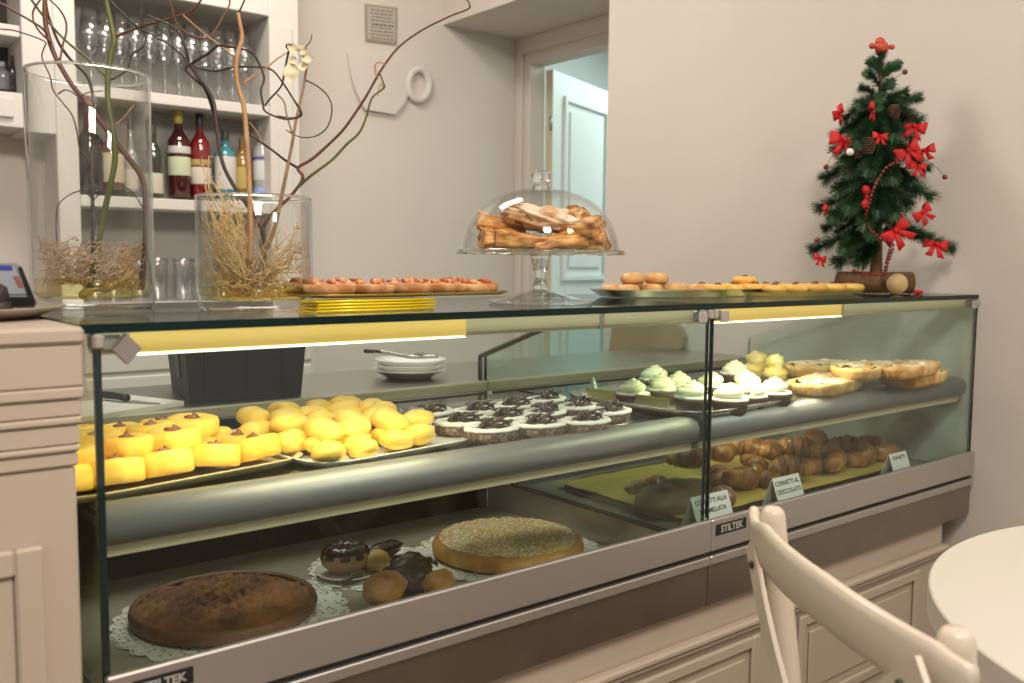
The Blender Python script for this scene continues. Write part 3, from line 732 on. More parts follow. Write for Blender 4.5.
for it in range(40):
    for i in range(len(pos)):
        for j in range(i):
            dv = pos[i]-pos[j]; e = Vector((dv.x, dv.y, 0))
            if 1e-6 < e.length < .077:
                q = (.077-e.length)/4; e.normalize(); pos[i] += e*q; pos[j] -= e*q
for p, (u, v, s_) in zip(pos, spots): P.put((p.x, p.y, SZ+.007), (0,0,R.random()*6), 'cream-topped dusted cupcake, ' + s_, scale=R.uniform(1.04,1.15))
# big custard puffs behind the cupcakes
cp = thing('custard_puff', (0,0,0), 'custard puff', 'pastry', 'custard puffs behind the cupcakes')
mb = MB(); mb.blob((0,0,.024), (.042,.034,.024), 18, 12, .2, 2, 5); build('shell', mb, mat('puff_shell', (.80,.58,.16), .6, c2=(.86,.72,.30), ns=40, bump=.3, bs=80), cp)
mb = MB(); mb.blob((0,.002,.054), (.030,.025,.022), 16, 12, .35, 2.2, 7); build('custard', mb, M_CREAMY, cp); P = Proto(cp)
for (u, v, s_) in ((756,377,'tallest one, above the cupcakes'),(775,381,'right one, beside the pale tart')):
    p = pt(u, v, 'z', SHZ+.010); P.put((p.x, p.y, SZ+.003), (0,0,R.random()*6), 'yellow custard puff behind the cupcakes, ' + s_)

# fifth tray: flat tarts with fluted edges
A, ux, uy, w, d = frame_from((806,391), (945,379), (785,368), SHZ)
c = (A + ux*w/2 + uy*d*.42); c.z = SZ
mb = MB(); mb.lathe([(0,.002),(.19,.002),(.215,.012),(.222,.012),(.223,.010),(.20,0),(0,0)], c, 48, 1.0, .72)
tr = build('pastry_tray', mb, M_SILV); tag(tr, 'oval silver tray under the sugared fruit tarts at the right end', 'tray')
def tart(name, L_, W_, H_, label_, seed, loc, rz, tilt=0, tipped=True):
    """long flat tart: fluted rim, filling, sugar"""
    rr = random.Random(seed); t = thing(name, (0,0,0), label_, 'tart', 'sugared tarts on the oval tray'); N_ = 64
    def outline(a):
        ca, sa = math.cos(a), math.sin(a); s_ = (abs(ca)**3.2 + abs(sa)**3.2)**(-1/3.2); return ca*s_, sa*s_
    mb = MB(); rings = []
    for (ex, z) in ((.86,0),(.95,.3),(1.0,.75),(1.02,1.0),(.97,1.12),(.90,1.02),(.84,.82)):
        row = []
        for k in range(N_):
            a = 2*math.pi*k/N_; x, y = outline(a); fl = 1 + (.032*math.cos(k*math.pi) if ex > .93 else 0)
            row.append(mb._v((x*L_*ex*fl, y*W_*ex*fl, z*H_*(1+.12*mnoise.noise(Vector((x*2+seed, y*2, 0)))))))
        rings.append(row)
    for P_, Q_ in zip(rings, rings[1:]):
        for k in range(N_): mb._f([P_[k], P_[(k+1)%N_], Q_[(k+1)%N_], Q_[k]])
    mb._f(rings[0][::-1]); build('crust', mb, M_CRUST, t)
    mb = MB(); cen = mb._v((0,0,H_*1.02)); prev = None
    for q in (.3,.6,.86):
        row = [mb._v((outline(2*math.pi*k/N_)[0]*L_*q, outline(2*math.pi*k/N_)[1]*W_*q, H_*(1.06+.40*mnoise.noise(Vector((math.cos(2*math.pi*k/N_)*q*4+seed, math.sin(2*math.pi*k/N_)*q*4, q)))))) for k in range(N_)]
        for k in range(N_):
            if prev is None: mb._f([cen, row[k], row[(k+1)%N_]])
            else: mb._f([prev[k], row[k], row[(k+1)%N_], prev[(k+1)%N_]])
        prev = row
    build('filling', mb, M_FILL, t)
    if tipped:
        mb = MB(); mb.tube(smooth_path([(L_*.90,0,H_*.5),(L_*1.06,.002,H_*.95),(L_*1.18,.0,H_*1.7)]), [.012,.0115,.011,.010,.009,.008,.007,.006,.003], 8); build('pastry_tip', mb, M_CRUST, t)
    t.location = loc; t.rotation_euler = (tilt, 0, rz); return t
M_CRUST = mat('tart_crust', (.58,.31,.10), .6, c2=(.80,.60,.28), ns=26, lo=.4, hi=.62, bump=.6, bs=110, rnd=.08)
M_FILL = mat('tart_filling', (.52,.26,.07), .6, c2=(.66,.42,.15), ns=45, bump=.4, bs=90, dust=(.86,.80,.64), dust_ns=55, dust_lo=.34, dust_hi=.56)
def tp_(u, v, z): p = pt(u, v, 'z', z); return p
for (nm, u, v, dz, L_, W_, H_, rz, tip, txt) in (
    ('fruit_tart', 826, 387, .010, .135, .06, .030, .18, False, 'pale flat tart in front at the left of the oval tray'),
    ('fruit_tart', 914, 379, .010, .120, .055, .030, .05, True, 'long tart in front at the right, with upturned pastry tip'),
    ('fruit_tart', 818, 372, .012, .115, .06, .034, -.15, False, 'sugared tart at the rear left of the oval tray'),
    ('fruit_tart', 866, 372, .040, .115, .055, .028, .10, False, 'sugared tart lying on top in the middle of the pile'),
    ('fruit_tart', 902, 371, .040, .125, .055, .028, .02, False, 'reddish fluted tart lying on top at the right of the pile')):
    p = tp_(u, v, SHZ+dz+.012); tart(nm, L_, W_, H_, txt, len(nm)+u, (p.x, p.y, SZ+dz), rz, 0, tip)

# ------------------------------------------------------------------ croissants on the right lower deck
DZ = Z(-.480)
A, ux, uy, w, d = frame_from((683,527), (905,470), (556,484), -.478)
tr = build('pastry_tray', tray_mb(A, ux, uy, w, d*.98, .010, .012), mat('dark_tray', (.10,.105,.08), .35, .6), at=A)
tag(tr, 'dark metal tray under the croissants on the lower right deck', 'tray')
mb = MB(); G = 18
def sheet(A, ux, uy, a0, a1, b0, b1, z, seed, amp=.006):
    mb = MB(); g = []
    for i in range(G+1):
        row = []
        for j in range(G+1):
            x = lerp(a0,a1,i/G); y = lerp(b0,b1,j/G)
            row.append(mb._v(A + ux*x + uy*y + Vector((0,0,z+amp*abs(mnoise.noise(Vector((x*9+seed, y*9, 0)))) + .004*max(0, abs(i-G/2)/(G/2)-.85)*8))))
        g.append(row)
    for i in range(G):
        for j in range(G): mb._f([g[i][j], g[i+1][j], g[i+1][j+1], g[i][j+1]])
    return mb
M_YPAP = mat('yellow_paper', (.46,.345,.055), .8, c2=(.52,.40,.08), ns=12)
o = build('yellow_paper', sheet(A, ux, uy, .012, w*.98, .015, d*.95, .008, 3), M_YPAP); tag(o, 'yellow-green paper sheet lining the croissant tray', 'paper')
M_CRO = mat('croissant_crust', (.22,.075,.014), .36, c2=(.58,.29,.075), ns=34, lo=.38, hi=.68, bump=.5, bs=60, coat=.2, rnd=.22, stretch=(1.6,.3,.5))
def croissant_mb(L_=.070, r0=.031, seed=0, bend=.55):
    """crescent rolled from a sheet: overlapping steps thinning to both tips"""
    mb = MB(); n = 20; K = 84; rings = []
    for i in range(K+1):
        t = i/K*2-1; x = t*L_; env = max(0.0, 1-abs(t)**1.9)**.75
        q = abs(t)*4.0; st = q % 1.0; lay = int(q)
        step = (.22*(1-st)**1.6 - .05) if lay > 0 or st > .0 else .0
        if abs(t) < .12: step = .14
        r = r0*(.20 + .72*env)*(1 + step)
        if abs(t) > .93: r *= max(.10, (1-abs(t))/.07)
        cy = bend*L_*t*t*.75; cz = r0*.88; tw = t*2.2
        rings.append([mb._v((x*(1-.14*abs(t)), cy + r*1.05*math.cos(a)*(1+.07*mnoise.noise(Vector((math.cos(a)*1.3, t*4, seed+math.sin(a))))), max(0.0, cz + r*.92*math.sin(a)))) for a in [2*math.pi*k/n + tw*.1 for k in range(n)]])
    for P_, Q_ in zip(rings, rings[1:]):
        for k in range(n): mb._f([P_[k], P_[(k+1)%n], Q_[(k+1)%n], Q_[k]])
    mb._f(rings[0][::-1]); mb._f(rings[-1]); return mb
cr = build('croissant', croissant_mb(), M_CRO, at=(0,0,0)); tag(cr, 'croissant', 'croissant', 'croissants on the lower right deck'); P = Proto(cr)
CR = [  # u, v, lift, turn, scale, words
    (690,461,.040,1.9,1.05,'leftmost one, seen just left of the glass joint'),(722,455,.040,1.2,1.15,'big golden one just right of the glass joint'),(750,452,.042,1.9,1.2,'big dark one at the top of the heap left'),
    (772,452,.040,.7,1.0,'dark one behind, third from left in the top row'),(742,482,.004,.25,1.15,'golden one lying in front at the left'),(768,481,.004,1.6,.9,'small one in front, second from the left'),
    (789,470,.016,2.4,1.15,'golden one tilted in front of the middle card'),(797,450,.044,2.2,1.2,'darkest one standing up in the middle'),(816,442,.046,.5,1.1,'one at the back in the middle, highest'),
    (830,462,.012,1.1,1.3,'brown one right of the tilted golden one'),(848,448,.034,2.0,1.1,'one in the upper row at the right'),(862,458,.008,.2,1.2,'one in the lower row at the right'),
    (886,455,.008,.4,1.15,'rightmost one, behind the right card'),(720,478,.006,.9,1.0,'shaded one under the golden pair'),(756,468,.012,1.0,1.0,'shaded one in the middle of the heap'),(815,466,.004,.6,1.1,'shaded one at the bottom in the middle'),
    (872,446,.030,1.6,1.0,'rear one in the upper row, far right')]
for u, v, lift, rz, sc, txt in CR:
    p = pt(u, v, 'z', -.478+lift+.022); P.put((p.x, p.y, DZ+.006+lift), (R.uniform(-.2,.2), R.uniform(-.25,.25), rz), 'croissant on the yellow paper, ' + txt, scale=sc*.86)
# long loaf-like strudel and a sugared one
mb = MB(); N_ = 20; K = 30; rings = []
for i in range(K+1):
    t = i/K*2-1; r = .040*max(.02, (1-abs(t)**3.0))**.5
    rings.append([mb._v((t*.105, r*1.15*math.cos(a), max(0, .024 + r*.72*math.sin(a)*(1+.10*math.sin(t*9))))) for a in [2*math.pi*k/N_ for k in range(N_)]])
for P_, Q_ in zip(rings, rings[1:]):
    for k in range(N_): mb._f([P_[k], P_[(k+1)%N_], Q_[(k+1)%N_], Q_[k]])
mb._f(rings[0][::-1]); mb._f(rings[-1])
o = build('strudel', mb, mat('strudel_crust', (.16,.085,.03), .5, c2=(.26,.15,.055), ns=14, stretch=(.25,3,1), bump=.4, bs=40), at=(0,0,0))
p = pt(674,500,'z',-.45); o.location = (p.x, p.y, DZ+.006); o.rotation_euler = (0,0,.12); o.scale = (1.12,1.3,1.25); tag(o, 'long brown strudel lying left of the glass joint on yellow paper', 'pastry')
for (u, v, rz, txt) in ((640,489,.2,'small dark pastry behind the strudel, left'),(660,484,1.2,'small dark pastry behind the strudel, right')):
    o = dup(cr, None, (0,0,rz), txt, 'small pastries behind the strudel', .62); p = pt(u, v, 'z', -.46); o.location = (p.x, p.y, DZ+.006)
o = build('sugared_croissant', croissant_mb(.06, .028, 4, .2), mat('sugared_crust', (.24,.09,.025), .5, c2=(.36,.15,.04), ns=30, dust=(.8,.75,.68), dust_ns=140, dust_lo=.55, dust_hi=.62, bump=.4, bs=90), at=(0,0,0))
p = pt(722,501,'z',-.455); o.location = (p.x, p.y, DZ+.008); o.rotation_euler = (0,0,.5); tag(o, 'sugar-grained croissant standing behind the left card', 'croissant')
# lettered tent cards behind the front glass
def card_at(u, v, w_, h_, lines, label, size=.0125, y=.045):
    p = pt(u, v, 'y', y); card('tent_card', (p.x, p.y+.012, DZ+.0005 if False else DZ), 0.0, w_, h_, lines, label, .35, size)
def cardpos(u0, v0, u1, v1): return None
card_at(713,520,.118,.088,['CORNETTI ALLA','MARMELLATA'], 'white card lettered CORNETTI ALLA MARMELLATA at the glass joint', .0135)
card_at(789,500,.100,.088,['CORNETTI AL','CIOCCOLATO'], 'white card lettered CORNETTI AL CIOCCOLATO in front of the croissants', .0142)
card_at(901,466,.085,.080,['CORNETTI'], 'white card lettered CORNETTI at the right end of the croissants', .0125)

# ------------------------------------------------------------------ lower left deck
FZ = Z(FL)
M_PIE = mat('dark_tart_glaze', (.085,.030,.008), .62, c2=(.30,.115,.028), ns=17, lo=.36, hi=.64, bump=.5, bs=50, spec=.3)
M_PIEC = mat('dark_tart_crust', (.12,.045,.012), .6, c2=(.19,.08,.025), ns=40, bump=.4, bs=80)
def doily(c, r, label, n=28, amp=.05, ex=1.0):
    mb = MB(); cen = mb._v((c.x, c.y, c.z+.0006)); rows = []
    for q in (.35,.7,.9,1.0):
        rows.append([mb._v((c.x + math.cos(a)*r*q*(1+(amp*abs(math.sin(a*n/2)) if q == 1 else 0)), c.y + math.sin(a)*r*q*(1+(amp*abs(math.sin(a*n/2)) if q == 1 else 0))*ex, c.z+.0006+(.002*abs(math.sin(a*5)) if q == 1 else 0))) for a in [2*math.pi*k/(n*6) for k in range(n*6)]])
    for k in range(n*6): mb._f([cen, rows[0][k], rows[0][(k+1)%(n*6)]])
    for P_, Q_ in zip(rows, rows[1:]):
        for k in range(n*6): mb._f([P_[k], Q_[k], Q_[(k+1)%(n*6)], P_[(k+1)%(n*6)]])
    o = build('paper_doily', mb, M_DOILY, at=c); return tag(o, label, 'doily', 'paper doilies on the lower deck')
def centre(ul, ur, v, z, vv=None):
    a = pt(ul, v, 'z', z); b = pt(ur, v, 'z', z); return a, b
# dark lattice tart
a = pt(128,618,'z',FL+.012); b = pt(323,603,'z',FL+.012)
f_ = pt(222,650,'z',FL+.0); k_ = pt(228,574,'z',FL+.022)
c = Vector(((f_.x+k_.x)/2, (f_.y+k_.y)/2, FZ)); rt = ((f_.xy-k_.xy).length/2 + (a.xy-b.xy).length/2)/2
doily(c + Vector((.01,-.01,0)), rt*1.22, 'white paper doily under the dark lattice tart')
t = thing('lattice_tart', c + Vector((0,0,.003)), 'large dark brown lattice jam tart on a doily, lower left deck', 'tart')
mb = MB(); mb.lathe([(0,0),(rt*.93,0),(rt*.985,.006),(rt,.016),(rt*.985,.024),(rt*.95,.026),(rt*.92,.022)], c+Vector((0,0,.003)), 96, fn=lambda a, r, z: (r*(1+(.008*math.sin(a*38) if r > rt*.94 else 0)), z)); build('crust', mb, M_PIEC, t)
mb = MB(); cen = mb._v(c+Vector((0,0,.025))); prev = None; N_ = 96
for q in [i/22*.95 for i in range(1,23)]:
    row = []
    for k in range(N_):
        a_ = 2*math.pi*k/N_; x, y = math.cos(a_)*q, math.sin(a_)*q
        lat = max(math.cos(x*19+y*6)**2, math.cos(y*15-x*8)**2)
        row.append(mb._v(c + Vector((x*rt, y*rt, .021 + (.017*max(0,lat-.45)/.55 - .004)*(1-q**6) + .004*mnoise.noise(Vector((x*6,y*6,2)))))))
    for k in range(N_):
        if prev is None: mb._f([cen, row[k], row[(k+1)%N_]])
        else: mb._f([prev[k], row[k], row[(k+1)%N_], prev[(k+1)%N_]])
    prev = row
build('lattice_top', mb, M_PIE, t)
# golden almond cake dusted with sugar
a = pt(429,552,'z',FL+.014); b = pt(588,545,'z',FL+.014); f_ = pt(492,575,'z',FL); k_ = pt(505,522,'z',FL+.034)
c = Vector(((a.x+b.x)/2, (f_.y+k_.y)/2+.0, FZ)); rt = ((a.xy-b.xy).length/2*.55 + (f_.xy-k_.xy).length/2*.45)*1.07; c.x += .008
doily(c + Vector((.0,-.005,0)), rt*1.2, 'white paper doily under the golden sugar-dusted cake')
t = thing('almond_cake', c + Vector((0,0,.003)), 'round golden cake dusted with icing sugar on a doily', 'cake')
mb = MB(); pr = [(0,0),(rt*.93,0),(rt*.99,.006),(rt,.016),(rt*.97,.026),(rt*.90,.033)]
mb.lathe(pr, c+Vector((0,0,.003)), 72, fn=lambda a, r, z: (r*(1+.01*mnoise.noise(Vector((math.cos(a)*3, math.sin(a)*3, z*40)))), z)); build('crust', mb, mat('cake_crust', (.50,.22,.04), .6, c2=(.66,.36,.08), ns=30, bump=.3, bs=90), t)
mb = MB(); cen = mb._v(c+Vector((0,0,.043))); prev = None
for q in [i/14 for i in range(1,15)]:
    row = [mb._v(c+Vector((math.cos(2*math.pi*k/72)*q*rt*.90, math.sin(2*math.pi*k/72)*q*rt*.90, .036+.008*(1-q*q)+.0035*mnoise.noise(Vector((math.cos(2*math.pi*k/72)*q*9, math.sin(2*math.pi*k/72)*q*9, 1)))))) for k in range(72)]
    for k in range(72):
        if prev is None: mb._f([cen, row[k], row[(k+1)%72]])
        else: mb._f([prev[k], row[k], row[(k+1)%72], prev[(k+1)%72]])
    prev = row
build('sugared_top', mb, mat('sugared_cake_top', (.62,.32,.06), .7, c2=(.78,.50,.14), ns=18, bump=.6, bs=110, dust=(.88,.80,.62), dust_ns=150, dust_lo=.47, dust_hi=.60), t)
# small plate with a chocolate ring, biscuit and dark pastry; two glazed buns and a chocolate pastry in front
c = pt(350,572,'z',FL); c.z = FZ
doily(c + Vector((.06,-.01,0)), .135, 'white paper doily under the small plate in the middle')
mb = MB(); c = pt(348,570,'z',FL+.01); c.z = FZ+.003
mb.lathe([(0,.001),(.045,.001),(.062,.009),(.064,.009),(.064,.0075),(.047,-.0005),(0,-.0005)], c, 40); pl = build('small_plate', mb, M_PORC, at=c); tag(pl, 'small white plate under the chocolate-glazed ring pastry', 'plate')
mb = sheet(c+Vector((-.02,-.045,0)), Vector((.94,.34,0)), Vector((-.34,.94,0)), 0, .085, 0, .06, .010, 9, .004); o = build('paper_napkin', mb, mat('green_napkin', (.42,.52,.34), .85), at=c); tag(o, 'pale green paper napkin on the small plate', 'napkin')
M_BUN = mat('glazed_bun', (.38,.15,.028), .45, c2=(.56,.28,.06), ns=20, coat=.1, rnd=.06)
t = thing('chocolate_ring', (c.x-.002, c.y+.005, c.z+.012), 'chocolate-glazed ring pastry with sprinkles on small plate', 'pastry')
q0 = Vector((c.x-.002, c.y+.005, c.z+.012))
ringp = [q0 + Vector((math.cos(a)*.028, math.sin(a)*.026, .021)) for a in [i*2*math.pi/28 for i in range(29)]]
mb = MB(); mb.tube(ringp, .0225, 12, False); build('dough', mb, mat('fried_dough', (.42,.22,.06), .6, c2=(.52,.30,.10), ns=30), t)
ringp = [p + Vector((0,0,.0045)) for p in ringp]
mb = MB(); mb.tube(ringp, [.0216+.0014*math.sin(i*2.1) for i in range(29)], 12, False); build('glaze', mb, M_CHOC, t)
mb = MB(); rr = random.Random(2)
for k in range(46):
    a = rr.random()*6.3; b_ = rr.uniform(-.9,.9); p = q0 + Vector((math.cos(a)*(.028+.023*math.sin(b_)), math.sin(a)*(.026+.023*math.sin(b_)), .0255+.0235*math.cos(b_))); dv = Vector((rr.uniform(-1,1),rr.uniform(-1,1),0))*.0016
    mb.tube([p-dv,p+dv], .0007, 4)
o = build('sprinkles', mb, mat('sprinkles', (.55,.38,.22), .5), t); o['kind'] = 'stuff'
p = pt(376,571,'z',FL+.006); mb = MB(); mb.blob((p.x,p.y,FZ+.006+.021), (.030,.023,.021), 20, 12, .06, 2, 3, fn=lambda u: 1+.05*math.cos(14*math.atan2(u.z,u.y)))
o = build('almond_biscuit', mb, mat('ridged_biscuit', (.52,.31,.08), .55, c2=(.62,.40,.14), ns=40)); tag(o, 'ridged golden almond biscuit beside the chocolate ring', 'biscuit')
p = pt(384,560,'z',FL+.012); mb = MB(); mb.blob((p.x+.02,p.y+.03,FZ+.006+.016), (.050,.022,.016), 20, 12, .25, 2, 5, rot=Euler((0,0,.25))); o = build('chocolate_stick', mb, M_CHOC); tag(o, 'flat dark chocolate pastry behind the almond biscuit', 'pastry')
for u, v, r_, zr, sd, txt in ((384,590,(.042,.036,.031),.0,1,'glazed orange-brown bun in front, left of chocolate lump'),(439,585,(.036,.028,.024),.3,4,'small glazed bun right of the chocolate lump')):
    p = pt(u, v, 'z', FL+r_[2]); mb = MB(); mb.blob((p.x,p.y,FZ+.004+r_[2]), r_, 22, 14, .22, 1.7, sd, rot=Euler((0,0,zr))); o = build('glazed_bun', mb, M_BUN); tag(o, txt, 'bun', 'glazed buns on the lower deck')
p = pt(412,576,'z',FL+.028); mb = MB(); mb.blob((p.x,p.y+.012,FZ+.004+.030), (.055,.038,.031), 30, 18, .42, 2.6, 6, rot=Euler((0,0,.3))); o = build('chocolate_pastry', mb, M_CHOC); tag(o, 'lumpy dark chocolate pastry between the two glazed buns', 'pastry')
p = pt(352,582,'z',FL+.004); mb = MB(); mb.blob((p.x,p.y,FZ+.003+.007), (.030,.008,.007), 14, 8, .3, 2, 7, rot=Euler((0,0,.25))); o = build('chocolate_bar', mb, M_CHOC); tag(o, 'small dark chocolate bar lying on the middle doily', 'chocolate')
# black foot clip in the left corner
p = pt(118,652,'z',FL+.02)
# ------------------------------------------------------------------ vases, branches and dried roots on the glass top
def ptd(u, v, d):
    dd = FWD + RGT*((u-512)/FPX) - UPV*((v-341.5)/FPX)
    return CAM + dd*d
def base_round(u, v, wpx):
    """centre and radius of a round foot whose near edge touches the glass top at (u, v)"""
    n = pt(u, v, 'z', 0.0); dr = Vector((n.x-CAM.x, n.y-CAM.y, 0)).normalized(); r = .08
    for _ in range(8): r = wpx/2*depth(n + dr*r)/FPX
    return n + dr*r, r
def vase(u, v, wpx, vtop, label, name='glass_vase'):
    c, r = base_round(u, v, wpx); d = depth(c); h = ptd(u, vtop, d).z - T
    t = thing(name, c, label, 'vase')
    mb = MB(); th = .0035
    mb.lathe([(0,.016),(r-.012,.016),(r-th,.024),(r-th,h),(r-th/2,h+.0015),(r,h),(r,.010),(r-.006,.0008),(0,.0008)], c, 56); build('body', mb, M_CLEAR, t)
    mb = MB(); mb.tube([c + Vector((math.cos(a)*(r-th/2), math.sin(a)*(r-th/2), h+.0022)) for a in [i*2*math.pi/72 for i in range(73)]], .0021, 8, False); build('rim', mb, M_CRYST, t)
    return t, c, r, h, d
v1, c1, r1, h1, d1 = vase(95, 310.5, 114, 80, 'tall cylindrical clear glass vase at the left end of the glass top')
v2, c2, r2, h2, d2 = vase(256, 313, 112, 200, 'short wide clear glass vase on the glass top, right of the tall one')
M_WATER = clear_glass('water', (.97,.94,.70), k=.8, base=.03)  # yellow tint imitates gold boards and lamp light reflected in the vase bottoms
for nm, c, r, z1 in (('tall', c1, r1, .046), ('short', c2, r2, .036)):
    mb = MB(); mb.lathe([(0,.0165),(r-.0135,.0165),(r-.0040,.0245),(r-.0040,z1),(0,z1)], c, 48); o = build('water', mb, M_WATER, at=c); tag(o, f'shallow water tinted with yellow reflected light at the bottom of the {nm} glass vase', 'water')

M_BR_RED = mat('red_brown_bark', (.10,.035,.022), .5, c2=(.17,.065,.035), ns=30, stretch=(1,1,.2), bump=.4, bs=120)
M_BR_GRN = mat('green_bark', (.085,.10,.018), .5, c2=(.13,.14,.03), ns=30, bump=.3, bs=100)
M_BR_DRK = mat('dark_bark', (.030,.020,.015), .5, c2=(.06,.035,.025), ns=40, bump=.4, bs=120)
M_BR_TAN = mat('tan_bark', (.40,.20,.09), .6, c2=(.52,.30,.15), ns=30, bump=.4, bs=120)
M_BR_BRN = mat('grey_brown_bark', (.20,.12,.065), .6, c2=(.28,.18,.10), ns=30, bump=.4, bs=120)
def clampin(P_, c, r, h):
    """keep a stem inside its vase below the rim"""
    q = P_.copy()
    if q.z < T+h+.004:
        e = Vector((q.x-c.x, q.y-c.y, 0)); m_ = r-.011
        if e.length > m_: e *= m_/e.length; q.x = c.x+e.x; q.y = c.y+e.y
    q.z = max(q.z, T+.020); return q
def path3(pp_, dA, dB, c, r, h):
    n = len(pp_); out = []
    for i, (u, v) in enumerate(pp_): out.append(clampin(ptd(u, v, lerp(dA, dB, i/(n-1))), c, r, h))
    return smooth_path(out, 4)
def taper(path, a, b):
    n = len(path); return [lerp(a, b, i/(n-1))*(1+.10*mnoise.noise(path[i]*60)) for i in range(n)]
def branch(label, mt, vz, main, twigs, name='willow_branch'):
    c, r, h = vz; pp_, dA, dB, a, b = main; p = path3(pp_, dA, dB, c, r, h)
    t = thing(name, p[0], label, 'branch')
    mb = MB(); mb.tube(p, taper(p, a, b), 8); build('stem', mb, mt, t)
    for tw in twigs:
        q, eA, eB, ta, tb_ = tw[:5]; w_ = path3(q, eA, eB, c, r, h); mb = MB(); mb.tube(w_, taper(w_, ta, tb_), 6); build('twig', mb, tw[5] if len(tw) > 5 else mt, t)
    return t
V1 = (c1, r1, h1); V2 = (c2, r2, h2); k1 = d1/FPX; k2 = d2/FPX
branch('thick red-brown branch leaning left out of the tall vase', M_BR_RED, V1,
    ([(141,290),(145,250),(147,205),(142,178),(122,150),(103,125),(87,103),(72,85),(55,56),(47,31),(45,16),(45,0),(47,-25)], d1+.01, d1-.02, 3.0*k1, 2.2*k1),
    [([(60,60),(63,44),(66,34),(66,22),(60,10),(50,0),(40,-8)], d1-.01, d1+.03, 1.1*k1, .8*k1),
     ([(49,38),(43,29),(31,21),(14,11),(0,3),(-16,-4)], d1-.01, d1-.08, 1.2*k1, 1.0*k1),
     ([(51,42),(40,32),(34,22),(33,12),(38,3),(45,-6)], d1-.02, d1+.04, 1.1*k1, .9*k1),
     ([(58,94),(65,90),(72,92),(78,96),(90,92),(103,91)], d1, d1-.02, .8*k1, .5*k1),
     ([(147,212),(140,203),(132,192),(118,182)], d1, d1+.02, .7*k1, .4*k1)])
branch('green upright branch in the tall vase', M_BR_GRN, V1,
    ([(90,288),(96,256),(104,214),(109,191),(115,160),(113,130),(108,102),(108,77),(111,53),(114,40),(110,19),(106,0),(103,-20)], d1-.01, d1+.0, 2.9*k1, 2.6*k1),
    [([(106,77),(90,61),(64,39),(45,18),(33,2),(24,-12)], d1-.0, d1+.05, 1.3*k1, 1.2*k1),
     ([(114,38),(126,32),(150,24),(173,17.5),(192,11),(202,-2),(206,-14)], d1, d1-.03, 1.5*k1, .9*k1, M_BR_RED),
     ([(111,80),(127,70),(132,55),(143,47),(146,38),(142,27),(141,12),(143,-8)], d1, d1+.03, 1.0*k1, .8*k1, M_BR_DRK),
     ([(111,2),(128,19),(142,30),(152,35),(168,44),(182,55),(190,66)], d1, d1-.03, 1.0*k1, .9*k1, M_BR_DRK),
     ([(115,125),(124,117),(134,105)], d1, d1+.02, .8*k1, .4*k1, M_BR_TAN)])
branch('dark thin branch standing behind the green one in the tall vase', M_BR_DRK, V1,
    ([(92,286),(93,250),(93,214),(92,184),(92,159),(94,117),(93,97),(87,76),(71,60),(60,45),(53,29),(47,10),(44,-16)], d1+.03, d1+.06, 2.1*k1, 1.4*k1),
    [([(91,198),(84,191),(76,192),(66,197),(58,206),(56,222),(57,246)], d1+.02, d1+.0, .7*k1, .5*k1),
     ([(94,200),(101,192),(107,184),(112,176)], d1+.02, d1+.02, .7*k1, .4*k1),
     ([(-14,26),(0,29),(16,31),(44,41),(44,48),(42,58),(50,76),(53,90),(62,102),(72,115),(77,132),(80,148),(91,162)], d1-.05, d1+.02, .7*k1, .8*k1, M_BR_RED)])
branch('dark curly branch on the left of the short vase, with looping twigs', M_BR_DRK, V2,
    ([(265,268),(264,251),(264,234),(258,221),(248,206),(234,186),(224,167),(219,146),(216,122),(214,104),(209,92),(200,79),(190,65)], d2, d2+.02, 2.2*k2, 1.8*k2),
    [([(190,65),(200,58),(208,54),(218,46),(231,47),(245,50),(254,55),(262,70),(264,80),(261,90),(263,104),(266,112),(284,119),(299,117),(301,111),(292,97)], d2+.02, d2-.05, 1.5*k2, .9*k2),
     ([(190,65),(203,69),(217,71),(235,67),(258,67),(272,70),(283,83),(292,97),(299,109),(300,115),(292,118),(277,116)], d2+.02, d2+.05, 1.3*k2, .9*k2),
     ([(190,65),(186,50),(179,33),(170,25),(158,20),(146,15)], d2+.02, d2-.02, 1.2*k2, .9*k2),
     ([(222,-12),(230,2),(222,18),(214,32),(205,38),(188,34),(177,24),(172,8),(164,-10)], d2+.06, d2, .9*k2, 1.1*k2, M_BR_RED),
     ([(183,15),(200,30),(218,44),(228,52),(236,57)], d2+.0, d2+.03, .8*k2, 1.1*k2, M_BR_TAN),
     ([(216,120),(206,90),(196,80),(186,70),(189,64)], d2+.025, d2+.02, 1.7*k2, 1.4*k2)])
branch('straight tan branch standing upright in the short vase', M_BR_TAN, V2,
    ([(250,262),(251,230),(250,209),(249,176),(247,142),(244,108),(238,86),(236,68),(238,52),(242,38),(240,24),(238,13)], d2-.02, d2, 2.9*k2, 2.0*k2),
    [([(243,84),(252,77),(264,70),(277,59),(292,50)], d2-.01, d2+.04, 1.1*k2, .7*k2),
     ([(238,14),(242,6),(247,-6)], d2, d2, 1.1*k2, .8*k2, M_BR_DRK),
     ([(249,122),(257,132),(262,142)], d2, d2-.03, .6*k2, .4*k2)])
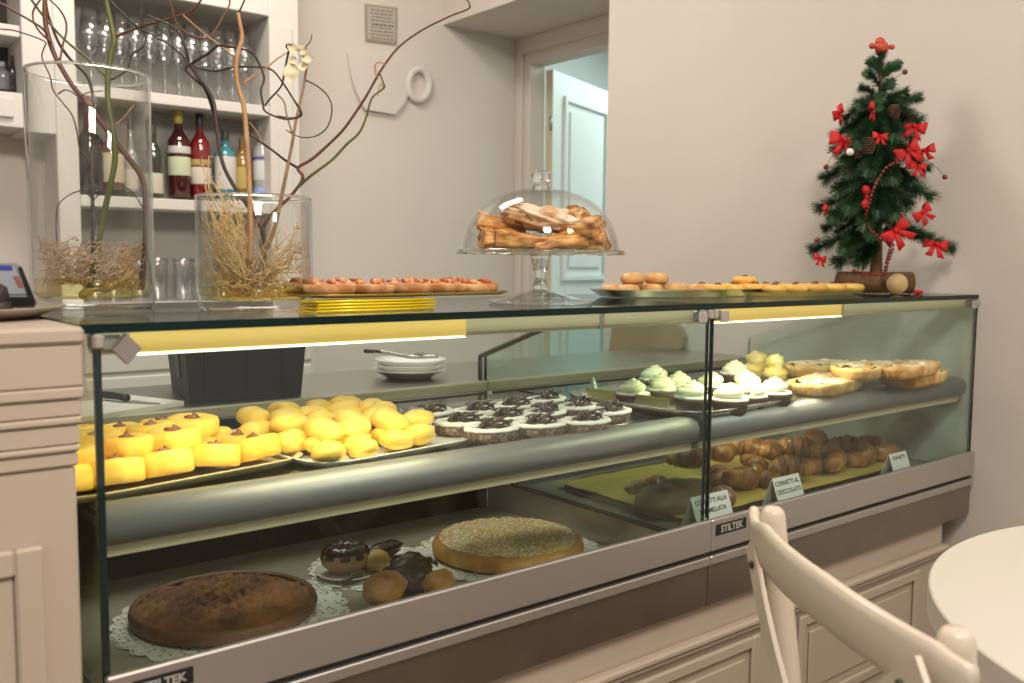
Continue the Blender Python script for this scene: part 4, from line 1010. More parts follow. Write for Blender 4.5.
branch('grey-brown branch rising right of centre in the short vase', M_BR_BRN, V2,
    ([(246,286),(259,262),(272,236),(279,209),(285,180),(290,155),(293,139),(297,116),(303,90),(306,72),(308,58)], d2-.03, d2+.03, 2.4*k2, 1.0*k2),
    [([(305,80),(317,86),(327,95),(332,108),(328,126),(316,136),(300,137),(286,130)], d2+.03, d2+.05, .9*k2, .6*k2, M_BR_DRK),
     ([(289,50),(286,64),(283,80),(280,88),(269,100),(265,106)], d2+.02, d2+.04, 1.1*k2, .8*k2, M_BR_DRK),
     ([(277,94),(284,102),(287,116),(293,136)], d2+.03, d2+.01, .8*k2, .9*k2),
     ([(289,50),(286,46),(290,44),(298,48)], d2+.02, d2+.01, .8*k2, .6*k2, M_BR_DRK),
     ([(304,48),(310,42),(312,34)], d2+.01, d2+.0, .6*k2, .4*k2, M_BR_DRK)])
branch('long red-brown branch arching to the upper right from the short vase', M_BR_RED, V2,
    ([(262,262),(262,232),(272,214),(288,199),(300,184),(303,176),(298,168),(312,159),(328,145),(343,130),(356,112),(367,95),(377,77),(388,60),(401,45),(422,30),(450,16),(468,9),(469,3),(462,-8)], d2+.02, d2-.03, 1.9*k2, .8*k2),
    [([(298,168),(285,160),(268,147),(249,134)], d2+.01, d2+.03, 1.5*k2, .9*k2, M_BR_DRK),
     ([(296,189),(308,178),(320,169),(333,159),(347,144),(359,133),(366,118),(372,98),(384,88),(383,82),(379,71)], d2, d2-.04, 1.6*k2, .7*k2, M_BR_GRN),
     ([(377,77),(375,66),(380,62),(386,66)], d2-.03, d2-.03, 1.1*k2, .6*k2, M_BR_TAN),
     ([(384,88),(380,84),(378,96)], d2-.03, d2-.03, .8*k2, .5*k2, M_BR_TAN)])
# cream dried flower caught on the twigs
M_PETAL = mat('dried_petal', (.70,.60,.38), .8, c2=(.80,.72,.52), ns=30)
fc = ptd(299, 60, d2+.01); t = thing('dried_flower', fc, 'cream dried flower caught on the twig tips above the short vase', 'flower')
def petal(du, dv, L_, W_, ang, sd):
    mb = MB(); n = 7; ca, sa = math.cos(ang), math.sin(ang); rows = []
    for i in range(n+1):
        q = i/n; w_ = W_*math.sin(math.pi*min(1, .12+.88*q))**.8
        rows.append([ptd(299+du + ca*L_*q - sa*w_*s_, 60+dv + sa*L_*q + ca*w_*s_, d2+.01+.006*mnoise.noise(Vector((q*3,s_,sd))) - .004*abs(s_)) for s_ in (-1,-.5,0,.5,1)])
    ids = [[mb._v(p) for p in r_] for r_ in rows]
    for A_, B_ in zip(ids, ids[1:]):
        for k in range(4): mb._f([A_[k], A_[k+1], B_[k+1], B_[k]])
    build('petal', mb, M_PETAL, t)
for pa in ((-2,-8,12,5,-2.4,1),(0,-8,9,5,-.5,2),(3,-4,12,6,.3,3),(2,2,10,5,1.2,4),(-3,-2,9,4,2.6,5),(-8,4,19,8,1.55,6)): petal(*pa)
# dried pale roots in the short vase, dried moss curls and driftwood in the tall one
M_ROOT = mat('blond_roots', (.66,.45,.17), .7, c2=(.76,.58,.30), ns=20)
rr = random.Random(21); mb = MB()
def inside(q, c, r, h): return clampin(q, c, r, h)
root0 = ptd(253, 288, d2)
for k in range(190):
    if k < 105:                                # a fan sweeping up to the left rim
        eu, ev = rr.uniform(200,243), rr.uniform(200,272); 
        if k < 10: eu, ev = rr.uniform(203,226), rr.uniform(163,196)
    elif k < 145: eu, ev = rr.uniform(262,306), rr.uniform(214,285)
    else: eu, ev = rr.uniform(225,300), rr.uniform(280,300)
    e = ptd(eu, ev, d2+rr.uniform(-.06,.06)); s0 = root0 + Vector((rr.uniform(-.025,.03), rr.uniform(-.03,.03), rr.uniform(-.016,.012)))
    pts_ = []
    for i in range(6):
        q = i/5; p = s0.lerp(e, q) + Vector((rr.uniform(-1,1), rr.uniform(-1,1), rr.uniform(-1,1)))*.011*(1 if 0 < i else 0); p.z -= .016*math.sin(q*math.pi)*(1 if k < 95 else .3)
        pts_.append(inside(p, c2, r2, h2))
    mb.tube(smooth_path(pts_, 3), [lerp(.0016,.0005,i/15) for i in range(16)], 5)
    for j in range(5):                        # fine forks
        b_ = pts_[rr.randint(2,5)]; dv = Vector((rr.uniform(-1,1), rr.uniform(-1,1), rr.uniform(-.2,1)))*.014
        mb.tube([b_, inside(b_+dv*.5+Vector((rr.uniform(-1,1),rr.uniform(-1,1),0))*.003, c2, r2, h2), inside(b_+dv, c2, r2, h2)], [.0008,.0006,.0004], 4)
o = build('dried_roots', mb, M_ROOT, at=c2, fixn=False); tag(o, 'tangle of blond dried roots in the short glass vase', 'dried roots', kind='stuff')
M_MOSS = mat('pinkish_moss', (.56,.38,.26), .8, c2=(.70,.53,.38), ns=25)
mb = MB()
for k in range(900):
    a = rr.random()*2*math.pi; q = math.sqrt(rr.random())*(r1-.014); zz = T + .032 + .078*rr.random()*(.45+.55*q/r1) + (.006 if math.cos(a) < 0 else 0)
    p = Vector((c1.x+q*math.cos(a), c1.y+q*math.sin(a), zz)); dv = Vector((rr.uniform(-1,1), rr.uniform(-1,1), rr.uniform(-.5,.5))).normalized(); n_ = dv.orthogonal().normalized(); L_ = rr.uniform(.010,.020)
    pts_ = [inside(p + dv*L_*(i/4-.5) + n_*math.sin(i*1.6+k)*.003, c1, r1, h1) for i in range(5)]
    mb.tube(pts_, [.0009,.0010,.0009,.0007,.0004], 4)
o = build('dried_moss', mb, M_MOSS, at=c1, fixn=False); tag(o, 'pinkish tan curly dried moss in the tall glass vase', 'dried moss', kind='stuff')
p = [inside(ptd(u, v, d1-.045), c1, r1, h1) for u, v in ((80,296),(92,291),(106,288),(120,282),(134,275),(147,271))]
mb = MB(); p = smooth_path(p, 4); mb.tube(p, [.005+.0022*math.sin(i*.9) for i in range(len(p))], 9); o = build('driftwood', mb, mat('driftwood_bark', (.40,.26,.13), .8, c2=(.52,.38,.20), ns=30, bump=.5, bs=80)); tag(o, 'pale driftwood stick lying in the bottom of the tall vase', 'driftwood')

# ------------------------------------------------------------------ left end: grey tray and card terminal
c, r = pt(0, 318, 'z', .0), .0
c = Vector((pt(30,318,'z',0).x-.085, pt(30,318,'z',0).y+.055, T))
t_top = max(zt, T)
mb = MB(); mb.lathe([(0,.002),(.10,.002),(.135,.014),(.138,.015),(.139,.0135),(.105,0),(0,0)], c + Vector((0,0,.0005)), 48); o = build('grey_tray', mb, mat('grey_wood_tray', (.26,.22,.17), .55, c2=(.34,.30,.24), ns=10, stretch=(1,6,1))); tag(o, 'round grey tray on the pedestal at the left edge, under the card terminal', 'tray')
tp = ptd(17, 305, depth(c)+.01)
t = thing('card_terminal', (tp.x, tp.y, T+.0035), 'small grey payment terminal with blue-topped screen at the left edge', 'terminal')
def tfr(u, v, dd): return ptd(u, v, depth(c)+.0+dd)
mb = MB(); mb.prism([(-14,263),(16,263),(21,266),(38,304),(34,308),(-14,308)], tfr, .0, .02); build('housing', mb, mat('terminal_grey', (.30,.30,.30), .4), t)
mb = MB(); mb.prism([(-14,267),(15,267),(27,294),(-14,294)], tfr, -.0012, .0); build('screen', mb, mat('terminal_screen', (.34,.38,.42), .3), t)
mb = MB(); mb.prism([(-14,265.5),(11,265.5),(13,270),(-14,270)], tfr, -.0022, -.0012); build('screen_bar', mb, mat('blue_bar', (.05,.06,.40), .4), t)
for (u_, v_) in ((13,276),(15,280),(17,284)):
    mb = MB(); mb.prism([(u_,v_),(u_+5,v_),(u_+6.5,v_+3),(u_+1.5,v_+3)], tfr, -.0022, -.0012); build('key', mb, mat('red_key', (.40,.10,.07), .5), t)
mb = MB(); mb.prism([(18,267),(22,267),(36,303),(31,303)], tfr, -.004, .012); build('edge_trim', mb, M_BLACK, t)
mb = MB(); mb.prism([(-12,297),(30,297),(34,306),(-12,306)], tfr, -.006, .0); build('keypad_base', mb, M_BLACK, t)
mb = MB(); q = tfr(-4, 297, -.035); mb.blob((q.x,q.y,T+.0145+.0), (.019,.014,.012), 14, 10, .1, 2, 3); mb.blob((q.x,q.y,T+.030), (.015,.012,.016), 14, 10, .1, 2, 3); o = build('dark_bottle_stopper', mb, mat('dark_wood', (.03,.02,.018), .5)); tag(o, 'dark rounded stopper on the grey tray in front of the terminal', 'stopper')

# ------------------------------------------------------------------ cake stand with glass dome
sc_, _ = base_round(540, 306, 104); ds = depth(sc_); ks = ds/FPX
def zs(v): return ptd(541, v, ds).z - T
zp_ = zs(255); rb, rp = 52*ks, 82*ks
t = thing('cake_stand', sc_, 'footed clear glass cake stand on the glass top', 'cake stand')
mb = MB(); mb.lathe([(0,.001),(rb*.94,.001),(rb,.003),(rb*.99,.006),(rb*.75,.011),(rb*.35,.020),(.014,.026),(0,.027)], sc_, 48); build('foot', mb, M_CLEAR, t)
mb = MB(); mb.lathe([(0,.026),(.013,.026),(.0165,.034),(.012,.040),(.0105,.050),(.014,.066),(.0185,zp_-.006),(.019,zp_-.0005),(0,zp_-.0005)], sc_, 28); build('stem', mb, M_CRYST, t)
mb = MB(); mb.lathe([(0,zp_),(rp*.5,zp_),(rp*.97,zp_+.001),(rp,zp_+.006),(rp*.995,zp_+.0095),(rp*.97,zp_+.0085),(rp*.94,zp_+.006),(0,zp_+.006)], sc_, 64); build('plate', mb, M_CLEAR, t)
mb = MB(); tp_r = [Vector((sc_.x+math.cos(a)*rp*.99, sc_.y+math.sin(a)*rp*.99, T+zp_+.005)) for a in [i*2*math.pi/60 for i in range(61)]]
mb.tube(tp_r, [.0042+.0010*math.cos(i*math.pi) for i in range(61)], 8, False); build('beaded_rim', mb, M_CRYST, t)
zt_ = zs(190); zdb = zp_+.0066; rd = 77*ks
t = thing('glass_dome', (sc_.x, sc_.y, T+zdb), 'clear glass dome with knob covering the pastries on the cake stand', 'dome')
mb = MB(); hh = zt_-zdb; prof = [(rd*1.0,zdb),(rd*1.005,zdb+.004)]
for i in range(1, 15):
    a = i/14*math.pi/2; prof.append((rd*math.cos(a)**.80 if i < 14 else 0.0, zdb+.004+(hh-.004)*math.sin(a)**1.08))
inner = [(max(0, q-.003), z if z < zdb+.002 else z-.0025) for q, z in prof][::-1]
mb.lathe(prof + inner, sc_, 64); build('cover', mb, M_DOME, t)
mb = MB(); zk = zt_; mb.lathe([(0,zk-.001),(.016,zk),(.015,zk+.006),(.0125,zk+.010),(.013,zk+.013),(.0185,zk+.017),(.0205,zk+.024),(.0195,zk+.031),(.014,zk+.034),(0,zk+.035)], sc_, 24); build('knob', mb, M_CRYST, t)
# pastry horns piled under the dome
M_HORN = mat('flaky_horn', (.34,.10,.018), .45, c2=(.78,.42,.12), ns=48, lo=.38, hi=.58, bump=.8, bs=55, rnd=.10, stretch=(.35,1,1.6))
def horn_mb(L_, r0, sd):
    """flaky wedge: thin folded tip at one end, broad cut end at the other, with leaves along it"""
    mb = MB(); K = 30; n = 24; rings = []
    for i in range(K+1):
        t_ = i/K; x = (t_-.5)*2*L_; wd = r0*(.50+1.25*t_**.8)*(1+.06*math.sin(t_*17+sd)); hg = r0*(.45+.62*t_)*(1+.05*math.sin(t_*13+sd))
        if i == 0: wd *= .4; hg *= .4
        row = []
        for k in range(n):
            a = 2*math.pi*k/n; ca, sa = math.cos(a), math.sin(a); s_ = (abs(ca)**2.6 + abs(sa)**2.6)**(-1/2.6)
            nz = 1 + .075*math.sin(a*5+sd+t_*2.5)*(.4+t_) + .045*math.sin(a*11+t_*5) + .16*mnoise.noise(Vector((ca*2.2, sa*2.2+t_*1.2, sd*3.1))) + .07*mnoise.noise(Vector((ca*6, sa*6, sd+t_*4)))
            row.append(mb._v((x + .006*mnoise.noise(Vector((ca*3, sa*3, sd))), wd*ca*s_*nz, max(0, hg + hg*sa*s_*nz + .012*(t_-.4)**2*(-1 if sd % 2 else 1)))))
        rings.append(row)
    for A_, B_ in zip(rings, rings[1:]):
        for k in range(n): mb._f([A_[k], A_[(k+1)%n], B_[(k+1)%n], B_[k]])
    mb._f(rings[0][::-1]); mb._f(rings[-1], False); return mb
zpl = T+zp_+.0068
def hp(u, v, dd=0): return ptd(u, v, ds+dd)
fw_ang = math.atan2(RGT.y, RGT.x)
for i, (u, v, dd, z, turn, ry, s_, txt) in enumerate((
    (506,241,-.03,.0,195,-.10,.92,'lower left one showing its broad end'),(528,243,-.07,.0,150,.10,.92,'lower front one left of the middle'),(556,243,-.07,.0,38,-.08,.95,'lower front one right of the middle'),(578,242,-.035,.0,-12,.10,.88,'lower right one'),
    (560,240,.07,.0,80,.0,1.0,'hidden one at the rear'),(515,240,.05,.0,120,.0,1.0,'dark one between the layers at the left'),(502,216,.0,.034,172,-.12,.85,'upper left one sticking out to the left'),(532,212,.05,.040,200,-.10,.9,'upper one at the back, left of the middle'),
    (587,222,.02,.026,-150,-.50,1.0,'right one standing on end and slanting'),(575,232,-.05,.028,-25,.12,.85,'upper one in front at right'))):
    hn = build('pastry_horn', horn_mb(.052, .0205, i+1), M_HORN, at=(0,0,0)); q = hp(u, v, dd)
    hn.location = (q.x, q.y, zpl+z); hn.rotation_euler = (0, ry, fw_ang+math.radians(turn)); hn.scale = (s_,)*3
    tag(hn, 'golden flaky pastry under the dome, ' + txt, 'pastry', 'pastries under the glass dome')
q = hp(546,222,-.03); mb = MB(); mb.blob((q.x, q.y, zpl+.058), (.070,.040,.021), 40, 24, .55, 3.2, 4, rot=Euler((0,.22,fw_ang-.05))); o = build('sugared_pastry', mb, mat('pale_sugared_pastry', (.66,.38,.16), .55, c2=(.80,.62,.44), ns=14, bump=.4, bs=50, dust=(.86,.76,.68), dust_ns=22, dust_lo=.35, dust_hi=.55)); tag(o, 'big pale sugared pastry on top of the pile under the dome', 'pastry')

# ------------------------------------------------------------------ trays on the glass top
# gold cake boards under the pizza tray, right of the short vase
gA = pt(316, 313.5, 'z', 0); gB = pt(434, 309.5, 'z', 0); ux = (gB-gA).normalized(); uy = Vector((-ux.y, ux.x, 0)); gw = (gB-gA).length
for k in range(4):
    z = T+.0006+.0047*k; a = gA + ux*(.002*((k*7) % 3)); mb = MB(); e = .0035
    mb.prism([(0,0),(gw,0),(gw,.055),(0,.055)], lambda x, y, d: a + ux*x + uy*y + Vector((0,0,d)), z-T, z-T+.0030)
    mb.tube([a+Vector((0,0,z-T+.0022)), a+ux*gw+Vector((0,0,z-T+.0022))], .0019, 6)
    o = build('gold_board', mb, M_GOLD); tag(o, f'shiny gold cake board, {["lowest","second from the bottom","third from the bottom","topmost"][k]} of the stack right of short vase', 'cake board', 'gold cake boards on the glass top')
zc = T+.0205
mb = MB(); a = gA + ux*.012 + uy*.006; pw_, pd_ = .385, .20
t3 = build('pizza_tray', tray_mb(Vector((a.x, a.y, zc)), ux, uy, pw_, pd_, .006, .012), mat('worn_gold_tray', (.42,.33,.13), .35, .8)); tag(t3, 'flat tray of pizza pastries resting on the gold boards', 'tray')
M_PIZ = mat('pizza_crust', (.44,.17,.05), .6, c2=(.68,.40,.18), ns=32, lo=.4, hi=.6, bump=.4, bs=90, rnd=.12); M_TOM = mat('tomato_topping', (.40,.105,.035), .5, c2=(.70,.38,.17), ns=60, lo=.42, hi=.6, bump=.5, bs=120)
pz = thing('mini_pizza', (0,0,0), 'mini pizza', 'pizza', 'mini pizzas on the flat tray')
mb = MB(); mb.lathe([(0,0),(.035,0),(.040,.005),(.041,.013),(.037,.017),(.032,.014),(0,.013)], (0,0,0), 28, fn=lambda a, r, z: (r*(1+.03*math.sin(5*a)), z)); build('crust', mb, M_PIZ, pz)
mb = MB(); mb.lathe([(0,.0195),(.02,.0185),(.0325,.0145),(.033,.012)], (0,0,0), 24, fn=lambda a, r, z: (r, z+.006*mnoise.noise(Vector((math.cos(a)*r*150, math.sin(a)*r*150, 1)))))
for k in range(5): mb.blob((.02*math.cos(k*1.4+.3), .02*math.sin(k*1.4+.3), .020), (.009,.007,.005), 8, 6, .3, 3, k)
build('topping', mb, M_TOM, pz); P = Proto(pz)
for r_ in range(2):
    for k in range(5):
        q = Vector((a.x, a.y, 0)) + ux*(.045+.073*k+(.012 if r_ else 0)) + uy*(.055+.088*r_)
        P.put((q.x, q.y, zc+.0025), (R.uniform(-.05,.05), R.uniform(-.05,.05), R.random()*6), f'mini pizza with red topping, {"front" if r_ == 0 else "rear"} row on the flat tray, {ORD[k]} from left', scale=R.uniform(.95,1.05))
# silver tray with buns and yellow pastries in the middle
sA = pt(612, 299, 'z', 0); sB = pt(772, 296, 'z', 0); ux = (sB-sA).normalized(); uy = Vector((-ux.y, ux.x, 0)); sw = (sB-sA).length
mb = MB(); c = sA + ux*(sw*.5+.035) + uy*.08
def oval_tray(c, ux, uy, L_, W_, h, mt, label, name='serving_tray', curl=0):
    mb = MB(); n = 56; rings = []
    for ex, z in ((.80,0),(.90,.002),(1.0,h),(1.02,h+.0005),(1.0,h-.0012+.0006),(.88,.0035),(.78,.0015)):
        row = []
        for k in range(n):
            b = 2*math.pi*k/n; ca, sa = math.cos(b), math.sin(b); s_ = (abs(ca)**2.8 + abs(sa)**2.8)**(-1/2.8)
            row.append(mb._v(c + ux*ca*s_*L_*ex + uy*sa*s_*W_*ex + Vector((0,0,.0006+z))))
        rings.append(row)
    for A_, B_ in zip(rings, rings[1:]):
        for k in range(n): mb._f([A_[k], A_[(k+1)%n], B_[(k+1)%n], B_[k]])
    mb._f(rings[0][::-1]); mb._f(rings[-1]); o = build(name, mb, mt); return tag(o, label, 'tray')
oval_tray(c, ux, uy, sw*.52, .10, .017, M_SILV, 'silver oval tray of buns and yellow pastries, right of the cake stand')
M_SBUN = mat('small_bun', (.56,.27,.08), .5, c2=(.70,.42,.17), ns=30, bump=.3, bs=90, rnd=.08, dust=(.80,.62,.42), dust_ns=60, dust_lo=.5, dust_hi=.7)
mb = MB(); mb.lathe([(0,0),(.020,0),(.027,.008),(.027,.015),(.021,.023),(.010,.0255),(0,.025)], (0,0,0), 22, fn=lambda a_, r_, z_: (r_*(1+.03*math.sin(3*a_)), z_)); sb = build('small_bun', mb, M_SBUN, at=(0,0,0)); tag(sb, 'small bun', 'bun', 'small buns on the silver tray'); P = Proto(sb)
def on(x, y, z): q = sA + ux*(x+.032) + uy*y; return (q.x, q.y, T+z)
sc = sw/.42
for k in range(4):
    for r_ in range(2): P.put(on((.040+.058*k)*sc, .042+.055*r_, .005), (0,0,R.random()*6), f'small golden bun, {"front" if r_ == 0 else "rear"} row of the silver tray, {ORD[k]} from left', scale=R.uniform(.95,1.08))
for k in range(2): P.put(on((.068+.060*k)*sc, .066, .029), (0,0,R.random()*6), f'small sugared bun stacked on the others, {("left","right")[k]} one, silver tray', scale=1.05)
ys = thing('yellow_tartlet', (0,0,0), 'tartlet', 'tartlet', 'yellow tartlets on the glass top')
mb = MB(); mb.lathe([(0,0),(.021,0),(.027,.009),(.028,.012),(.024,.019),(.014,.021),(0,.0205)], (0,0,0), 24, fn=lambda a_, r_, z_: (r_*(1+.05*math.sin(6*a_)), z_)); build('dough', mb, mat('tartlet_dough', (.74,.40,.07), .55, c2=(.82,.55,.14), ns=26, bump=.3, bs=90, rnd=.1), ys)
mb = MB(); mb.blob((0,0,.0205), (.0085,.007,.004), 10, 8, .4, 3, 2); build('jam', mb, mat('dark_jam', (.14,.035,.01), .3, coat=.4), ys); P = Proto(ys)
for k in range(4):
    for r_ in range(2): P.put(on((.272+.046*k)*sc, .038+.056*r_, .005), (0,0,R.random()*6), f'yellow tartlet, {"front" if r_ == 0 else "rear"} row at right end of silver tray, {ORD[k]} from left', scale=R.uniform(1.05,1.2))
P.put(on(.365*sc, .058, .026), (0,0,1), 'yellow tartlet lying on top of the others, right end of silver tray')
# gold tray with tartlets beside the tree
sA = pt(768, 297.5, 'z', 0); sB = pt(872, 294.5, 'z', 0); ux = (sB-sA).normalized(); uy = Vector((-ux.y, ux.x, 0)); sw2 = (sB-sA).length
c = sA + ux*sw2*.5 + uy*.065
oval_tray(c, ux, uy, sw2*.54, .075, .010, mat('gold_tray', (.62,.52,.22), .3, .85), 'gold tray of yellow tartlets in front of the small tree')
for k in range(5):
    for r_ in range(2): P.put(on(.012+sw2*.93/5*(k+.35), .036+.052*r_, .004), (0,0,R.random()*6), f'yellow tartlet, {"front" if r_ == 0 else "rear"} row of the gold tray by the tree, {ORD[k]} from left', scale=R.uniform(1.12,1.25))
# ------------------------------------------------------------------ small decorated tree on its log
dt = depth(Vector((2.02,.20,T))); kt = dt/FPX
def tq(u, v, dd=0): return ptd(u, v, dt+dd)
tb0 = tq(876, 288); tb0.z = T
M_NEED = mat('green_needles', (.020,.062,.026), .5, c2=(.055,.140,.060), ns=40, rnd=.15); M_WOODT = mat('tree_trunk_bark', (.10,.05,.022), .8, c2=(.17,.09,.04), ns=40, bump=.5, bs=90)
M_CUT = mat('cut_wood', (.50,.34,.17), .7, c2=(.60,.44,.25), ns=40)
t = thing('christmas_tree', (tb0.x, tb0.y, T), 'small artificial Christmas tree with red bows on a sawn log base', 'tree')
# log halves as the base
la, lb = tq(838,282), tq(911,283); zr = 11*kt
la.z = lb.z = T+zr+.0005; mb = MB(); mb.tube([la, la.lerp(lb,.33), la.lerp(lb,.66), lb], [zr*.98, zr, zr*.97, zr], 18); build('log_base', mb, M_WOODT, t)
f_ = tq(897,286,-.055); f_.z = T+zr*.95; g_ = tq(893,285,.05); g_.z = f_.z; mb = MB(); mb.tube([f_, g_], zr*.93, 18); lg = build('log_base', mb, M_WOODT, t)
mb = MB(); nrm = (f_-g_).normalized(); mb.tube([f_+nrm*.0002, f_+nrm*.0012], zr*.90, 20); build('cut_face', mb, M_CUT, lg)
b0 = tq(876,276); b0.z = T+zr*1.2; top = tq(881,54)
tr_ = smooth_path([b0, b0.lerp(top,.3)+Vector((.003,0,0)), b0.lerp(top,.6), top], 4); mb = MB(); mb.tube(tr_, [lerp(.019,.004,(i/(len(tr_)-1))**.6) for i in range(len(tr_))], 10); build('trunk', mb, M_WOODT, t)
rr = random.Random(8)
def branch_mesh(name, p0, p1, seed, nl=.020, dens=1.0):
    r2_ = random.Random(seed); mid = p0.lerp(p1,.5) + Vector((0,0,.010)); ax = smooth_path([p0, mid, p1], 6); mb = MB(); mb.tube(ax, .0016, 5)
    L_ = (p1-p0).length; n = int(L_*5200*dens)+160
    for i in range(n):
        q = r2_.random(); q = .10 + .92*q; j = min(int(q*(len(ax)-1)), len(ax)-2); fr_ = q*(len(ax)-1)-j; p = ax[j].lerp(ax[j+1], min(fr_,1)); tdir = (ax[j+1]-ax[j]).normalized()
        o_ = tdir.orthogonal().normalized(); o_.rotate(Matrix.Rotation(r2_.random()*6.283, 3, tdir)); d_ = (o_*.85 + tdir*r2_.uniform(.25,.8)).normalized()*nl*r2_.uniform(.7,1.15); s_ = d_.cross(tdir).normalized()*.0013
        a_, b_, c_, e_ = mb._v(p - s_), mb._v(p + s_), mb._v(p + d_ + s_*.3), mb._v(p + d_ - s_*.3); mb._f([a_, b_, c_, e_], False)
    return mb
def trunk_at(v): q = (276-v)/(276-54); return b0.lerp(top, max(0, min(1, q)))
TIPS = [(881,52,0),(868,74,-.02),(896,66,.02),(862,88,.0),(905,92,-.01),(918,98,.02),(846,118,.02),(852,130,-.05),(905,120,-.06),(918,120,.03),(836,150,.0),(846,160,-.07),(916,160,.0),(900,150,-.09),(875,140,-.09),
        (826,178,-.02),(838,190,-.08),(912,180,-.05),(925,168,.02),(880,176,-.10),(820,208,-.01),(834,216,-.08),(908,205,-.07),(930,196,.0),(878,210,-.11),(826,228,.03),(852,236,-.08),(900,225,-.08),(872,232,-.10),
        (814,250,-.01),(838,262,-.05),(856,262,.03),(950,248,-.02),(928,238,-.05),(880,98,-.05),(885,120,.06),(860,185,.08),(905,200,.08),(870,150,.08),(872,62,.03),(890,84,-.05),(876,108,-.05),(860,104,-.05),(894,132,-.10),(858,140,-.11),(868,168,-.12),(892,176,-.11),(850,206,-.11),(895,212,-.12),(866,222,-.12),(846,248,-.09),(862,262,-.06),(838,232,.04),(915,190,.05),(835,136,.05),(910,136,.06),(888,150,.1),(880,180,.1),(850,170,-.10)]
for i, (u, v, dd) in enumerate(TIPS):
    p1 = tq(u, v, dd); p0 = trunk_at(v-22 if v > 110 else v+14)
    if i == 0: p0 = trunk_at(80)
    mb = branch_mesh('branch', p0, p1, 100+i, .021 if v < 110 else .029); build('branch', mb, M_NEED, t, fixn=False)
# red bows tied to the branches
M_BOW = mat('red_ribbon', (.62,.012,.012), .6, c2=(.50,.008,.010), ns=25, bump=.2, bs=60)
def bow_mb():
    mb = MB()
    def loop(sx):
        n = 8; rows = []
        for i in range(n+1):
            q = i/n; x = sx*(.004+.026*q); hw = .004+.011*q**.8; th = .007*math.sin(math.pi*min(1,q*1.0))+.0008
            rows.append([mb._v((x, -th, z)) for z in (-hw, -hw*.4, hw*.4, hw)] + [mb._v((x, th, z)) for z in (hw, hw*.4, -hw*.4, -hw)])
        for A_, B_ in zip(rows, rows[1:]):
            for k in range(8): mb._f([A_[k], A_[(k+1)%8], B_[(k+1)%8], B_[k]])
        mb._f(rows[0][::-1]); mb._f(rows[-1])
    loop(1); loop(-1)
    for sx in (1,-1):
        A_ = [mb._v((sx*.003+x, -.002+y, -.003)) for x, y in ((-.004,0),(.004,0),(.004,.0012),(-.004,.0012))]
        B_ = [mb._v((sx*.016+x, -.010+y, -.032)) for x, y in ((-.009,0),(.009,0),(.009,.0012),(-.009,.0012))]
        for k in range(4): mb._f([A_[k], A_[(k+1)%4], B_[(k+1)%4], B_[k]])
        mb._f(A_[::-1]); mb._f(B_)
    mb.blob((0,-.002,0), (.0055,.0065,.006), 10, 8); return mb
bw = build('red_bow', bow_mb(), M_BOW, at=(0,0,0)); tag(bw, 'bow', 'bow', 'red bows on the small tree'); P = Proto(bw)
face = math.atan2(FWD.y, FWD.x) - math.pi/2
for (u, v, dd, roll, s_, yaw, txt) in ((838,112,.0,-.5,.85,.8,'uppermost one at the left edge'),(844,140,-.06,.15,1.15,.1,'big one at left, below the uppermost'),(872,112,-.07,.9,.75,1.1,'narrow one near the top middle'),
    (914,126,-.05,.25,.95,-.2,'upper one at right'),(907,150,-.09,-.5,1.05,.2,'big one at right, below the upper'),(924,150,-.03,-.2,.8,-.5,'one at the right edge, middle height'),(866,197,-.12,1.5,.85,.9,'narrow upright one in the centre'),
    (922,212,-.06,-.65,.85,.3,'slanted one at right, below the middle'),(895,230,-.11,-.75,1.2,.2,'big one at lower right by the trunk'),(936,244,-.05,.2,.95,.0,'one on the lowest right branch'),(820,258,-.04,.2,.6,.4,'small one on the lowest left branch'),
    (828,211,-.04,.6,.6,.5,'small one at the left, lower middle'),(918,166,-.07,.1,.75,.2,'flat one at right above the beads'),(880,136,-.11,.05,.6,.1,'small flat one in the upper centre')):
    p = tq(u, v, dd); P.put(p, (0, roll, face+yaw), 'red ribbon bow on the tree, ' + txt, scale=s_*1.15)
# plain red and white ornament on the tip
tt = tq(881, 54); t = thing('tree_topper', tt, 'small plain red ornament with a white band on the tree tip', 'ornament')
M_REDO = mat('red_ceramic', (.50,.045,.02), .35, c2=(.58,.09,.04), ns=30, coat=.2)
mb = MB(); q = tq(882,48); mb.blob((q.x,q.y,q.z), (.022,.018,.017), 16, 12, .1, 2, 3); mb.blob(tq(880,42), (.014,.013,.013), 12, 10, .1, 2, 5); build('body', mb, M_REDO, t)
mb = MB(); mb.blob(tq(872,46,-.002), (.010,.008,.008), 10, 8); build('side_knob', mb, M_REDO, t)
mb = MB(); mb.blob(tq(892,47,-.002), (.010,.008,.007), 10, 8); build('side_knob', mb, M_REDO, t)
mb = MB(); q = tq(882,45,-.010); mb.tube([q-RGT*.010, q, q+RGT*.010], .0035, 8); build('white_band', mb, mat('white_ceramic', (.72,.55,.45), .4), t)
